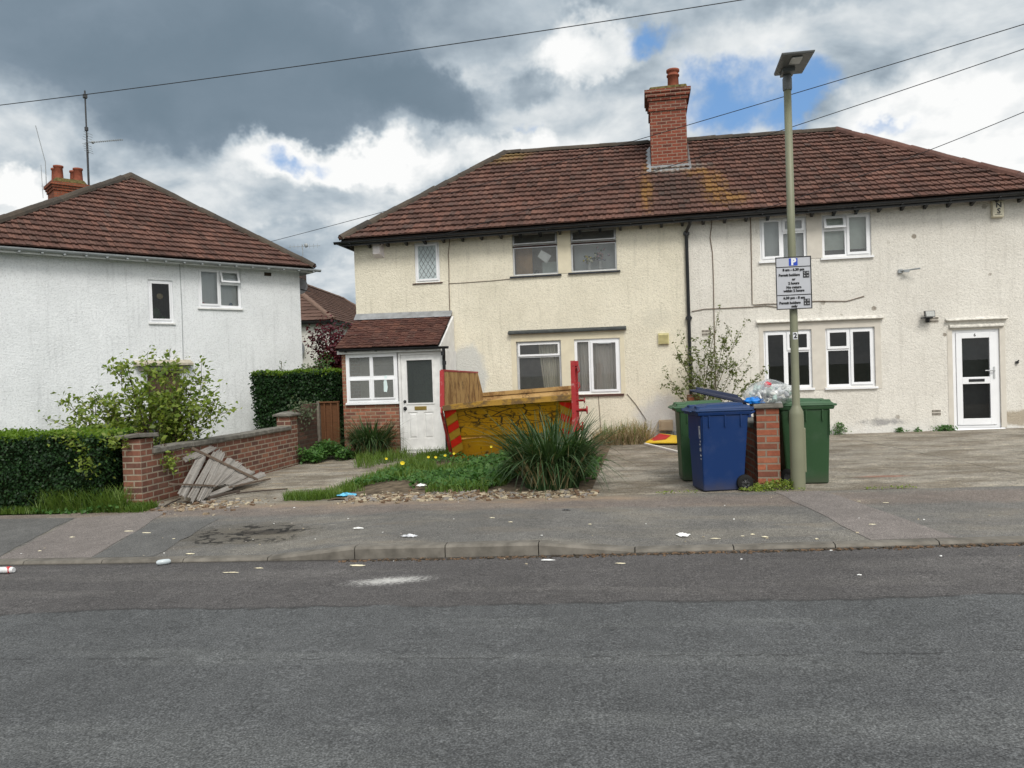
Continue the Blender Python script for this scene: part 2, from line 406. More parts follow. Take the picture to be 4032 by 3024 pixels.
def pave_extra(t, w, c):
    x, y, z = t.sep(w)[0:3]
    dirt = t.step(t.noise(1.6, 5, .65, t.mapping(w, (.5, 1.5, 1))), .52, .70)
    c = t.mix(t.math('MULTIPLY', dirt, .40), c, (.165, .14, .11))
    # crazed, broken patch
    d = t.dist(w, (-4.5, 7.95, 0), (1/.95, 1/.55, 0))
    m = t.step(t.math('ADD', d, t.math('MULTIPLY', t.noise(3, 4, .6, w), .9)), 1.55, 1.05)
    wv = t.node('ShaderNodeVectorMath', {0: w, 1: t.node('ShaderNodeTexNoise', {'Vector': w, 'Scale': 3.0, 'Detail': 4.0}).outputs['Color']}, operation='ADD').outputs[0]
    e = t.voro(2.7, wv, 'DISTANCE_TO_EDGE'); cr = t.step(e, .13, .05)
    c = t.mix(t.math('MULTIPLY', m, .5), c, (.085, .072, .052))
    core = t.step(t.math('ADD', t.dist(w, (-4.25, 8.0, 0), (1/.5, 1/.16, 0)), t.math('MULTIPLY', t.noise(7, 4, .7, w), .9)), 1.35, .9)
    c = t.mix(t.math('MULTIPLY', core, .75), c, (.028, .023, .018))
    c = t.mix(t.math('MULTIPLY', t.math('MULTIPLY', t.math('MULTIPLY', m, cr), t.step(t.noise(5, 5, .75, w), .38, .56)), .92), c, (.008, .007, .006))
    # sandy dust scattered along the back edge
    back = t.step(t.math('ADD', y, t.math('MULTIPLY', t.noise(4, 5, .7, w), .7)), 9.55, 9.95)
    lx = t.math('MULTIPLY', t.step(x, -7.0, -6.3), t.step(x, .3, -.6))
    c = t.mix(t.math('MULTIPLY', t.math('MULTIPLY', back, lx), .6), c, (.27, .215, .15))
    band = t.math('MULTIPLY', t.step(t.math('ADD', y, t.math('MULTIPLY', t.noise(2, 4, .6, w), .5)), 9.0, 9.25), t.step(t.math('ADD', y, t.math('MULTIPLY', t.noise(2, 4, .6, w), .4)), 9.85, 9.55)); c = t.mix(t.math('MULTIPLY', band, .55), c, t.mix(1.0, c, (1.32, 1.08, .98), 'MULTIPLY'))
    wear = t.noise(1.1, 5, .65, t.mapping(w, (.5, 1.6, 1), loc=(4, 1, 0))); c = t.mix(t.step(wear, .46, .62), c, t.mix(1.0, c, (1.25, 1.22, 1.15), 'MULTIPLY'))
    pw = t.math('MULTIPLY', t.step(t.noise(5, 6, .75, t.mapping(w, (.6, 2.4, 1))), .62, .72), t.step(x, 4.0, 1.5))
    return t.mix(t.math('MULTIPLY', pw, .55), c, (.42, .40, .35))
def drive_extra(t, w, c):
    x, y, z = t.sep(w)[0:3]
    st = t.noise(1.3, 7, .72, t.mapping(w, (.8, 1.5, 1), rot=(0, 0, R(-8))))
    c = t.mix(t.step(st, .40, .60), c, t.mix(1.0, c, (.60, .565, .52), 'MULTIPLY'))
    fl = t.noise(3.2, 6, .75, t.mapping(w, (.85, 1.35, 1), rot=(0, 0, R(-6)))); c = t.mix(t.math('MULTIPLY', t.step(fl, .50, .66), .6), c, t.mix(1.0, c, (1.5, 1.45, 1.35), 'MULTIPLY'))
    st2 = t.noise(4.5, 5, .7, t.mapping(w, (.8, 1.6, 1), rot=(0, 0, R(-25)), loc=(3, 0, 0)))
    c = t.mix(t.math('MULTIPLY', t.step(st2, .54, .72), .5), c, (.035, .030, .024))
    left = t.step(x, -3.4, -4.6)
    pale = t.step(t.noise(1.3, 5, .65, t.mapping(w, (.7, 2, 1), loc=(9, 2, 0))), .55, .66)
    c = t.mix(t.math('MULTIPLY', t.math('MULTIPLY', pale, left), .55), c, (.30, .235, .145))
    rust = t.dist(w, (3.05, 10.7, 0), (1/.45, 1/.12, 0))
    c = t.mix(t.math('MULTIPLY', t.step(t.math('ADD', rust, t.math('MULTIPLY', t.noise(8, 4, .7, w), .8)), 1.35, .8), .5), c, (.30, .11, .07))
    # joints
    def joint(a, b, cc):
        v = t.math('ABSOLUTE', t.math('ADD', t.math('ADD', t.math('MULTIPLY', x, a), t.math('MULTIPLY', y, b)), t.math('SUBTRACT', t.math('MULTIPLY', t.noise(3, 4, .6, w), .12), cc + .06)))
        return t.step(v, .022, .008)
    j = t.math('MAXIMUM', joint(0, 1, 13.4), joint(1, .12, 5.9))
    j = t.math('MAXIMUM', j, joint(.35, 1, 15.1))
    return t.mix(t.math('MULTIPLY', j, .55), c, (.022, .02, .017))

M = {}
M['road'] = asphalt('road_asphalt', (.083, .0855, .0865), .7, extra=road_extra, grain=95)
M['pave'] = asphalt('pavement_asphalt', (.136, .130, .120), 1.3, pave_extra, 120)
M['pink'] = asphalt('pink_asphalt', (.190, .168, .155), 1.4, None, 150)
M['darkpatch'] = asphalt('dark_asphalt', (.118, .116, .111), 1.0, None, 170)
M['drive'] = asphalt('drive_concrete', (.275, .250, .208), .5, drive_extra, 90)
M['kerb'] = plain('kerb_concrete', (.155, .142, .122), .9, .2, .35, 6, bump=.5)
M['soil'] = plain('garden_soil', (.125, .098, .068), 1, .1, .5, 8, bump=.8)
M['ground'] = plain('rough_grass', (.05, .075, .025), 1, .1, .4, 3, bump=.5)

XS = frange(-60, -14, 2) + frange(-13.75, 13.75, .1375) + frange(14, 60, 2)
structure(np_mesh('ground', [(x, y, max(-.55, min(.6, road_z(x))) - .30) for y in (-300, -40, 40, 300) for x in (-300, -40, -15, 15, 40, 300)],
                  [(i*6+j, i*6+j+1, (i+1)*6+j+1, (i+1)*6+j) for i in range(3) for j in range(5)], M['ground']))
sheet('road', XS, lambda x: [-9, -3, 0, 2, 4, 5, 6, kerb_y(x) + .02], lambda x, y: road_z(x), M['road'])
sheet('pavement', XS, lambda x: [kerb_y(x) + .11 + (back_y(x) + .03 - kerb_y(x) - .11) * k / 10 for k in range(11)], pave_z, M['pave'])
yard_mats = M['drive']
sheet('driveway', [x for x in XS if x >= -7.0], lambda x: [back_y(x) - .02, 10.5, 12, 14, 16, 17.3], yard_z, M['drive'])
sheet('garden_ground', [x for x in XS if x <= -6.8], lambda x: [back_y(x) - .02, 10.5, 12, 14, 18, 26], lambda x, y: yard_z(x, y) - .03, M['ground'])
def patch(name, pts, mat, n=8, lift=.004):
    """four corners a,b (kerb side), c,d (back) -> sheet laid on the pavement"""
    a, b, c, d = [Vector((*p, 0)) for p in pts]; V = []
    for i in range(n + 1):
        t = i / n; l = a.lerp(d, t); r = b.lerp(c, t)
        for j in range(n + 1):
            p = l.lerp(r, j / n) + (Vector((rnd.gauss(0, .014), 0, 0)) if 0 in (j, ) or j == n else Vector()); V.append((p.x, p.y, pave_z(p.x, p.y) + lift))
    return structure(np_mesh(name, V, [(i*(n+1)+j, i*(n+1)+j+1, (i+1)*(n+1)+j+1, (i+1)*(n+1)+j) for i in range(n) for j in range(n)], mat))
def kb(x): return kerb_y(x) + .128
patch('pavement_patch', [(1.98, kb(1.98)), (2.72, kb(2.72)), (2.06, 9.62), (1.52, 9.62)], M['pink'])
patch('pavement_patch', [(-6.75, kb(-6.75)), (-5.65, kb(-5.65)), (-6.3, 9.3), (-7.35, 8.9)], M['pink'])
patch('pavement_patch', [(-5.62, kb(-5.62)), (-4.95, kb(-4.95)), (-5.25, 8.75), (-6.05, 8.55)], M['darkpatch'])
patch('pavement_patch', [(-13.5, kb(-13.5)), (-6.78, kb(-6.78)), (-7.4, 8.9), (-13.5, 8.9)], M['darkpatch'])

kb_m = MB(); joints = [-.131 - .885 * k for k in range(-16, 16)]; joints.sort()
for a, b in zip(joints[:-1], joints[1:]):
    a2, b2 = a + .005, b - .005; n = 3
    for k in range(n):
        xa = a2 + (b2 - a2) * k / n; xb = a2 + (b2 - a2) * (k + 1) / n
        def sec(x):
            y = kerb_y(x); z = road_z(x); h = kerb_h(x) + z
            return [(x, y, z - .15), (x, y + .002, h - .022), (x, y + .02, h + .001), (x, y + .125, h + .003), (x, y + .125, z - .15)]
        A, B = sec(xa), sec(xb)
        for i in range(5): kb_m.face([A[i], A[(i+1) % 5], B[(i+1) % 5], B[i]])
        if k == 0: kb_m.face(A)
        if k == n - 1: kb_m.face(B[::-1])
structure(kb_m.build('kerb', M['kerb']))
# garden soil with low mounds
def soil_z(x, y):
    e = min(1, max(0, min(x + 4.25, -.72 - x, y - 9.66, 16.95 - y) / .5))
    return yard_z(x, y) + .006 + e * (.05 + .03 * math.sin(x * 3.1) * math.cos(y * 2.3))
sheet('garden_bed', frange(-4.25, -.72, .12), lambda x: frange(9.68 + .10 * math.sin(x * 5) ** 2, 16.9, .24), soil_z, M['soil'])

# ------------------------------------------------------------------ building materials
CREAM, PALE, WHITE = (.72, .675, .555), (.70, .675, .62), (.755, .775, .79)
M['cream'] = roughcast('cream_roughcast', CREAM, (.40, .37, .28), cream_stains)
M['pale'] = roughcast('pale_roughcast', PALE, (.43, .40, .35), pale_stains)
M['white_rc'] = roughcast('white_roughcast', WHITE, (.48, .50, .51), white_stains)
TC = [(.080, .046, .037), (.118, .063, .050), (.096, .054, .044), (.142, .070, .053), (.106, .058, .047), (.165, .085, .064), (.090, .058, .049)]
M['tile_main'] = tiles('clay_roof_tiles', TC, chimney_lichen)
M['tile_white'] = tiles('clay_roof_tiles_left', TC, None, .4)
M['tile_porch'] = tiles('mossy_porch_tiles', [(.05, .022, .018), (.085, .036, .027), (.065, .032, .026), (.11, .05, .036)], None, .75)
M['tile_far'] = tiles('far_roof_tiles', [(.105, .064, .05), (.12, .072, .056), (.11, .068, .053)], None, .15)
M['ridge'] = tiles('weathered_ridge_tiles', [(.06, .05, .042), (.085, .068, .052), (.05, .045, .04)], None, .6)
M['ridge_red'] = tiles('red_ridge_tiles', [(.125, .066, .053), (.145, .074, .058), (.11, .062, .052)], None, .25)
M['deck'] = plain('roof_felt', (.03, .025, .022), .95, .1)
RB = [(.23, .078, .046), (.34, .115, .064), (.28, .093, .055), (.17, .066, .045), (.37, .14, .078)]
M['brick_chim'] = bricks('red_chimney_brick', [(.15, .042, .028), (.235, .066, .040), (.19, .054, .034), (.115, .04, .03)], (.30, .20, .15), .225, .077, .012, .3)
M['brick_pier'] = bricks('orange_brick', RB, (.27, .215, .165), .285, .0865, .012, .1, (.03, 0))
M['brick_wall'] = bricks('old_garden_brick', [(.15, .068, .05), (.235, .10, .068), (.19, .085, .06), (.12, .062, .05), (.27, .125, .08)], (.36, .30, .23), .245, .0865, .012, .35)
M['brick_porch'] = bricks('porch_brick', [(.30, .115, .07), (.20, .085, .06), (.36, .15, .095), (.15, .07, .055), (.32, .16, .10)], (.34, .26, .18), .225, .076, .011, .2)
M['upvc'] = plain('white_upvc', (.78, .79, .81), .35, .5, .04, 3)
M['oldwhite'] = plain('old_white_paint', (.72, .72, .71), .5, .4, .12, 6)
M['alu'] = plain('aluminium_frame', (.50, .51, .52), .4, .5, .1, 6, .3)
M['black'] = plain('black_plastic', (.012, .013, .015), .4, .5, .3, 8)
M['darkgrey'] = plain('dark_grey', (.04, .042, .045), .6, .4, .2)
M['navy_sill'] = plain('dark_blue_painted_sill', (.02, .024, .034), .5, .4, .3, 12)
M['brown_sill'] = plain('brown_sill', (.075, .030, .024), .55, .4, .3, 12)
M['slate_ledge'] = plain('grey_painted_ledge', (.050, .056, .056), .7, .3, .35, 12)
M['lead'] = plain('lead_flashing', (.27, .28, .29), .55, .4, .25, 6, .2)
M['mortar'] = plain('mossy_mortar', (.115, .095, .04), .95, .1, .5, 14, bump=.8)
M['potclay'] = plain('terracotta_pot', (.24, .075, .045), .85, .2, .25, 9)
M['greyplastic'] = plain('grey_plastic_gutter', (.30, .32, .33), .5, .4, .15)
M['interior'] = plain('room_plaster', (.46, .43, .38), .9, .1)
M['wood_in'] = plain('wardrobe_wood', (.42, .24, .09), .5, .4, .3, 4)
M['paper'] = plain('white_paper', (.78, .78, .76), .8, .2, .05)
M['stone'] = plain('coping_concrete', (.165, .155, .135), .95, .15, .4, 9, bump=.7)
M['cable'] = plain('black_cable', (.02, .02, .022), .6, .3)
M['greycable'] = plain('brown_cable', (.16, .12, .09), .7, .3)
M['plastic_cream'] = plain('cream_plastic', (.55, .50, .27), .5, .4, .1)
M['boxgrey'] = plain('alarm_plastic', (.74, .69, .68), .5, .4, .08)
M['brass'] = plain('brass_letterbox', (.35, .25, .07), .4, .5, .2, 9, .7)
M['blind'] = plain('pale_blind', (.62, .68, .63), .9, .2, .06)
M['ventdark'] = plain('vent_brown', (.05, .038, .026), .9, .2)

def glassmat(name, tint, refl=1.0, rough=.0, dens=0.0, ior=1.45):
    t = NT(name); t.n.remove(t.b)
    tr = t.node('ShaderNodeBsdfTransparent', {0: (*tint, 1)}); gl = t.node('ShaderNodeBsdfGlossy', {'Roughness': rough, 'Color': (refl, refl, refl, 1)})
    fr = t.node('ShaderNodeFresnel', {'IOR': ior})
    mx = t.node('ShaderNodeMixShader', {0: fr.outputs[0], 1: tr.outputs[0], 2: gl.outputs[0]})
    if dens:
        df = t.node('ShaderNodeBsdfDiffuse', {'Color': (*[.75 * x for x in tint], 1)})
        mx = t.node('ShaderNodeMixShader', {0: dens, 1: mx.outputs[0], 2: df.outputs[0]})
    t.l.new(mx.outputs[0], t.out.inputs[0]); return t.mat
M['glass'] = glassmat('window_glass', (.88, .90, .90), ior=1.6, dens=.07)
M['glass_mid'] = glassmat('clear_window_glass', (.92, .93, .92), ior=1.5, dens=.07)  # the diffuse share stands in for grey reflections in the panes
M['porchglass'] = glassmat('porch_glass', (.62, .64, .62), .9, .05, .30)
M['glass_dim'] = glassmat('dim_glass', (.60, .63, .63), .9, .0, .02)
M['frost'] = glassmat('frosted_glass', (.68, .78, .80), .8, .25, .8)
M['dooglass'] = glassmat('obscure_door_glass', (.40, .46, .46), .8, .2, .12)
def curtain(name, c1, c2):
    t = NT(name, .95, .1); x = t.sep(t.world())[0]
    t.color(t.mix(t.noise(9, 3, .6, t.mapping(t.world(), (3.2, 1, .15))), c1, c2)); return t.mat
M['curt'] = curtain('cream_curtain', (.80, .76, .62), (.44, .41, .33))
M['curt_brown'] = curtain('striped_curtain', (.80, .78, .73), (.42, .36, .31))
M['net'] = curtain('grey_net', (.66, .69, .69), (.56, .59, .59))

# ------------------------------------------------------------------ building helpers
def ring(mb, x0, x1, z0, z1, w, y0, y1, m=0):
    l, r_, b, t_ = w if isinstance(w, tuple) else (w,) * 4
    mb.box(x0, x0 + l, y0, y1, z0, z1, m); mb.box(x1 - r_, x1, y0, y1, z0, z1, m)
    mb.box(x0 + l, x1 - r_, y0, y1, z0, z0 + b, m); mb.box(x0 + l, x1 - r_, y0, y1, z1 - t_, z1, m)
def window(parent, x0, x1, z0, z1, Y, cells, fmat, gmat=None, fw=.055, depth=.07, sill=None, sw=.042, frost=None, local=False, lab=None):
    """cells: (u0,u1,v0,v1,kind); kind f fixed, s sash, o open top-hung sash"""
    fr = MB(); sash = []; panes = []; Y0 = Y + depth; W, H = x1 - x0, z1 - z0
    for u0, u1, v0, v1, k in cells:
        a, b, c, d = x0 + u0 * W, x0 + u1 * W, z0 + v0 * H, z0 + v1 * H
        w = (fw if u0 < .01 else fw/2, fw if u1 > .99 else fw/2, fw if v0 < .01 else fw/2, fw if v1 > .99 else fw/2)
        ring(fr, a, b, c, d, w, Y0, Y0 + .065)
        a, b, c, d = a + w[0], b - w[1], c + w[2], d - w[3]
        if k == 'f': panes.append((a, b, c, d, None))
        else:
            sash.append((a - .014, b + .014, c - .014, d + .014, k)); panes.append((a + sw - .014, b - sw + .014, c + sw - .014, d - sw + .014, k))
    wo = fr.build('window', fmat, parent, local=local)
    if lab: wo['label'] = lab
    def hinge(mb, zt, k):
        if k == 'o':
            Mx = Matrix.Translation((0, Y0 - .02, zt)) @ Matrix.Rotation(R(-19), 4, 'X') @ Matrix.Translation((0, -(Y0 - .02), -zt))
            mb.v = [tuple(Mx @ Vector(v)) for v in mb.v]
    kids = []
    for a, b, c, d, k in sash:
        s = MB(); ring(s, a, b, c, d, sw, Y0 - .022, Y0 - .001); hinge(s, d, k); kids.append(s.build('sash', fmat, parent, local=local))
    for a, b, c, d, k in panes:
        s = MB(); yy = Y0 + (.03 if k is None else -.012); s.face([(a, yy, c), (b, yy, c), (b, yy, d), (a, yy, d)]); hinge(s, d + sw, k)
        kids.append(s.build('pane', gmat or M['glass'], parent, local=local, fixn=False))
    if sill:
        ov, pr, th, sm = sill; s = MB(); s.prism([(Y - pr, z0 - th), (Y - pr, z0 - .012), (Y + depth + .02, z0 - .002), (Y + depth + .02, z0 - th)], 'x', x0 - ov, x1 + ov)
        kids.append(s.build('sill', sm, parent, local=local))
    for k in kids: k.parent = wo          # the window frame shares its house's origin
    return wo
def sub(o, win): o.parent = win; return o
def curtain_sheet(win, parent, x0, x1, z0, z1, Y, mat, folds=7, amp=.022, gather=0.0, name='curtain', local=False):
    n = max(8, int(folds * 8)); V = []
    for i in range(n + 1):
        t = i / n; y = Y + amp * math.sin(t * folds * 2 * math.pi) + amp * .5 * math.sin(t * folds * 4.3 + 1)
        xt = x0 + (x1 - x0) * t; xb = x0 + (x1 - x0) * t + gather * (1 - t)
        V += [(xb, y, z0), (xt, y, z1)]
    F = [(2*i, 2*i+2, 2*i+3, 2*i+1) for i in range(n)]
    return sub(np_mesh(name, V, F, mat, parent, local=local), win)
def wall_sheet(mb, x0, x1, z0, z1, Y, holes, rev=.15, m=0):
    xs = sorted({x0, x1, *[h[0] for h in holes], *[h[1] for h in holes]}); zs = sorted({z0, z1, *[h[2] for h in holes], *[h[3] for h in holes]})
    for a, b in zip(xs[:-1], xs[1:]):
        for c, d in zip(zs[:-1], zs[1:]):
            cx, cz = (a + b) / 2, (c + d) / 2
            if not any(h[0] < cx < h[1] and h[2] < cz < h[3] for h in holes):
                mb.face([(a, Y, c), (b, Y, c), (b, Y, d), (a, Y, d)], m)
    for a, b, c, d in holes:
        e = Y + rev
        mb.face([(a, Y, c), (a, Y, d), (a, e, d), (a, e, c)], m); mb.face([(b, Y, c), (b, e, c), (b, e, d), (b, Y, d)], m)
        mb.face([(a, Y, d), (b, Y, d), (b, e, d), (a, e, d)], m); mb.face([(a, Y, c), (a, e, c), (b, e, c), (b, Y, c)], m)
def tile_slope(mb, P0, U, N, width, length, clips=(), tw=.128, g=.245, th=.056, m=0, seed=1):
    """real overlapping tiles on a slope; U along the eaves, N outward normal"""
    q = random.Random(seed); U = Vector(U).normalized(); N = Vector(N).normalized(); V = N.cross(U).normalized()
    if V.z < 0: V = -V
    P0 = Vector(P0); bm = bmesh.new()
    for i in range(int(math.ceil(length / g))):
        rowj = q.uniform(-.012, .012)
        for j in range(-1, int(math.ceil(width / tw)) + 1):
            v0 = i * g - .012 + q.uniform(-.004, .004); v1 = v0 + g + .05; u0 = j * tw + rowj; u1 = u0 + tw - .003; um = u0 + tw * .46
            h = th + q.uniform(-.005, .006); r1 = .010; sk = q.uniform(-.004, .004)
            def p(u, v, n): return bm.verts.new(P0 + U * u + V * v + N * n)
            lo = [(u0, th * .45), (u0, h + r1), (um, h + r1), (um + .008, h + sk), (u1, h + sk), (u1, th * .45)]
            A = [p(u, v0, n) for u, n in lo]; B = [p(u, v1, n - th * .95) for u, n in lo]
            for k in range(5): bm.faces.new((A[k], A[k+1], B[k+1], B[k]))
            bm.faces.new((A[5], A[0], B[0], B[5]))
            bm.faces.new((A[0], A[5], A[4], A[3], A[2], A[1]))
    for pt, nn in clips:
        bmesh.ops.bisect_plane(bm, geom=bm.verts[:] + bm.edges[:] + bm.faces[:], plane_co=pt, plane_no=nn, clear_outer=True)
    bm.verts.index_update(); mb.mesh([v.co[:] for v in bm.verts], [[v.index for v in f.verts] for f in bm.faces], m); bm.free()
def ridge_line(mb, a, b, r=.115, seg=.42, seed=3, m=0):
    q = random.Random(seed); a, b = Vector(a), Vector(b); L = (b - a).length; n = max(1, round(L / seg)); d = (b - a) / L
    s = d.cross(Vector((0, 0, 1))).normalized(); u = s.cross(d)
    for k in range(n):
        p = a + d * (L * k / n + .006) + u * q.uniform(-.008, .008); e = a + d * (L * (k + 1) / n + .012) + u * q.uniform(-.008, .008); rr = r + q.uniform(-.006, .006)
        A = []; B = []
        for i in range(7):
            t = math.pi * (i / 6) ; c, z = math.cos(t) * rr, math.sin(t) * rr - .045
            A.append(p + s * c + u * z); B.append(e + s * c * 1.03 + u * (z + .006))
        mb.mesh(A + B, [(i, i+1, 8+i, 7+i) for i in range(6)] + [tuple(range(7)), tuple(range(13, 6, -1))], m)
def warp(o, base):
    """the old roof sags: eaves and ridge are not quite level"""
    for v in o.data.vertices:
        x, z = v.co.x + base[0], v.co.z + base[2]; t_ = min(1.05, max(-.05, (x + 6.7) / 14.8)); s_ = min(1, max(0, (z - 4.845) / 2.495))
        v.co.z += (1 - s_) * (-.02 + .105 * t_) + s_ * (.05 - .10 * min(1, max(0, (x + 3.4) / 8.2)))
def gutter(mb, a, b, r=.055, m=0):
    a, b = Vector(a), Vector(b); d = (b - a).normalized(); s = d.cross(Vector((0, 0, 1))).normalized()
    A = []; B = []
    for i in range(9):
        t = math.pi + math.pi * i / 8; o = s * math.cos(t) * r + Vector((0, 0, 1)) * math.sin(t) * r
        A.append(a + o); B.append(b + o)
    for i in range(8, -1, -1):
        t = math.pi + math.pi * i / 8; o = s * math.cos(t) * (r - .006) + Vector((0, 0, 1)) * (math.sin(t) * (r - .006) + .002)
        A.append(a + o); B.append(b + o)
    n = len(A); mb.mesh(A + B, [(i, (i+1) % n, n + (i+1) % n, n + i) for i in range(n)] + [tuple(range(n)), tuple(range(2*n-1, n-1, -1))], m)

# ================================================================== the semi-detached house
FY = 17.0
house = thing('semi_detached_house', 'roughcast semi-detached house, cream left half and paler right half under one brown hipped tile roof', 'house', (0.7, 17.0, 0.1))
HOL = dict(A=(-5.085, -4.50, 3.795, 4.712), B=(-2.815, -1.80, 3.83, 4.785), C=(-1.508, -.508, 3.843, 4.777), D=(-2.80, -1.795, 1.146, 2.356), E=(-1.50, -.502, 1.146, 2.36),
           F=(2.503, 3.448, 3.862, 4.767), G=(3.75, 4.718, 3.862, 4.76), H=(2.52, 3.49, 1.156, 2.378), I=(3.766, 4.735, 1.15, 2.38), X=(6.215, 7.10, .235, 2.242))
w = MB(); wall_sheet(w, -6.53, 1.0, -.4, 5.0, FY, [HOL[k] for k in 'ABCDE'])
w.face([(-6.53, FY, -.4), (-6.53, FY, 5), (-6.53, 22.9, 5), (-6.53, 22.9, -.4)]); w.face([(-6.53, 22.9, -.4), (-6.53, 22.9, 5), (1, 22.9, 5), (1, 22.9, -.4)])
w.build('wall', M['cream'], house, fixn=False)['label'] = 'cream painted roughcast wall'
w = MB(); wall_sheet(w, 1.0, 7.9, -.4, 5.0, FY, [HOL[k] for k in 'FGHIX'])
w.face([(7.9, FY, -.4), (7.9, 22.9, -.4), (7.9, 22.9, 5), (7.9, FY, 5)]); w.face([(1, 22.9, -.4), (1, 22.9, 5), (7.9, 22.9, 5), (7.9, 22.9, -.4)])
w.build('wall', M['pale'], house, fixn=False)['label'] = 'pale off-white roughcast wall with chips and damp marks'
r = MB()
for z in (-.05, 2.62, 4.93): r.box(-6.5, 7.87, 17.17, 22.85, z, z + .05)
for x in (-3.4, .97, 3.6, 5.6): r.box(x, x + .08, 17.17, 22.85, .0, 4.93)
r.box(-6.5, 7.87, 20.5, 20.6, 0, 4.93); r.box(-3.32, .97, 17.75, 17.8, 2.7, 4.93); r.build('room_walls', M['interior'], house)  # includes a partition added close behind the upper windows to brighten the rooms
# roof
ZE, ZR = 4.845, 7.34; PT = math.atan2(ZR - ZE, 3.3); LN = math.hypot(ZR - ZE, 3.3)
EL, ER, RL, RR = Vector((-6.714, 16.65, ZE)), Vector((8.10, 16.65, ZE)), Vector((-3.414, 19.95, ZR)), Vector((4.80, 19.95, ZR))
BL_, BR_ = Vector((-6.714, 23.25, ZE)), Vector((8.10, 23.25, ZE))
r = MB(); nf = Vector((0, -math.sin(PT), math.cos(PT)))
tile_slope(r, EL, (1, 0, 0), nf, ER.x - EL.x, LN, [(EL, Vector((-1, 1, 0))), (ER, Vector((1, 1, 0)))], seed=1)
tile_slope(r, BL_, (0, -1, 0), Vector((-math.sin(PT), 0, math.cos(PT))), 6.6, LN, [(EL, Vector((1, -1, 0))), (BL_, Vector((1, 1, 0)))], seed=2)
tile_slope(r, ER, (0, 1, 0), Vector((math.sin(PT), 0, math.cos(PT))), 6.6, LN, [(ER, Vector((-1, -1, 0))), (BR_, Vector((-1, 1, 0)))], seed=4)
tile_slope(r, BR_, (-1, 0, 0), Vector((0, math.sin(PT), math.cos(PT))), ER.x - EL.x, LN, [(BL_, Vector((-1, -1, 0))), (BR_, Vector((1, -1, 0)))], seed=5)
dz = Vector((0, 0, -.03))
for f in ((EL, ER, RR, RL), (BR_, BL_, RL, RR), (BL_, EL, RL), (ER, BR_, RR)): r.face([p + dz for p in f], 1)
roof = r.build('roof', [M['tile_main'], M['deck']], house, fixn=False); warp(roof, house.location)
r = MB(); up = Vector((0, 0, .035)); ridge_line(r, EL + up, RL + up, seed=5); ridge_line(r, RL + up, RR + up, seed=6); ridge_line(r, BL_ + up, RL + up); ridge_line(r, BR_ + up, RR + up)
warp(r.build('ridge_tiles', M['ridge'], roof), house.location)
r = MB(); ridge_line(r, ER + up, RR + up, r=.125, seed=8); rr_ = r.build('ridge_tiles', M['ridge_red'], roof); rr_['label'] = 'newer red hip tiles'; warp(rr_, house.location)
# eaves
r = MB(); r.box(-6.69, 8.07, 16.70, 16.72, 4.70, 4.80); r.box(-6.71, -6.69, 16.70, 23.2, 4.70, 4.80); r.box(-6.69, 8.07, 16.72, 17.0, 4.80, 4.815)
for i in range(34):
    x = -6.6 + i * .44
    r.prism([(16.73, 4.74), (16.73, 4.80), (17.02, 4.80), (17.02, 4.66)], 'x', x, x + .055)
for i in range(13): r.prism([(-6.70, 4.74), (-6.70, 4.80), (-6.52, 4.80), (-6.52, 4.66)], 'y', 17.1 + i * .45, 17.15 + i * .45)
warp(r.build('eaves_boards', M['black'], house), house.location)
r = MB(); gutter(r, (-6.86, 16.645, 4.79), (8.2, 16.645, 4.80)); gutter(r, (-6.79, 23.2, 4.79), (-6.79, 16.72, 4.79))
for i in range(17): r.box(-6.5 + i * .9, -6.47 + i * .9, 16.60, 16.70, 4.735, 4.75)
warp(r.build('gutter', M['black'], house), house.location)
r = MB(); r.tube([(1.05, 16.66, 4.74), (1.05, 16.68, 4.68), (1.0, 16.90, 4.60), (.985, 16.94, 4.50), (.985, 16.94, .15)], .036, 10)
for z in (4.53, 2.72, .95): r.box(.92, 1.05, 16.90, 17.0, z - .025, z + .025); r.lathe((.985, 16.94, z), [(.047, -.05), (.047, .05)], 10)
r.build('downpipe', M['black'], house)
# chimney
CX0, CX1, CY0, CY1 = .325, 1.165, 18.65, 19.5
ch = MB(); ch.box(CX0, CX1, CY0, CY1, 6.1, 7.74)
for k, (o, a, b) in enumerate(((.03, 7.74, 7.83), (.015, 7.83, 7.98), (.05, 7.98, 8.06), (.09, 8.06, 8.15), (.115, 8.15, 8.225))): ch.box(CX0 - o, CX1 + o, CY0 - o, CY1 + o, a, b)
chim = ch.build('chimney', M['brick_chim'], house)
c = MB(); c.hexa([(CX0-.03, CY0-.03, 8.227), (CX1+.05, CY0-.03, 8.227), (CX1+.05, CY1+.03, 8.227), (CX0-.03, CY1+.03, 8.227)], [(CX0+.02, CY0+.03, 8.33), (CX1+.02, CY0+.03, 8.345), (CX1, CY1-.03, 8.36), (CX0+.05, CY1, 8.34)])
c.build('flaunching', M['mortar'], chim, bevel=.02)
p = MB(); p.lathe((.90, 19.0, 8.33), [(.135, 0), (.128, .30), (.15, .31), (.15, .345), (.128, .355), (.125, .40), (.155, .42), (.155, .47), (.11, .47), (.105, .1)], 20); p.build('chimney_pot', M['potclay'], chim)
p = MB(); p.lathe((.70, 19.22, 8.33), [(.125, 0), (.12, .06), (.10, .10), (.06, .12)], 14); p.build('chimney_pot', M['potclay'], chim)['label'] = 'low broken pot beside the tall one'
f = MB(); yb = CY0 - .012
def rz_(y): return ZE + (y - 16.65) * math.tan(PT)
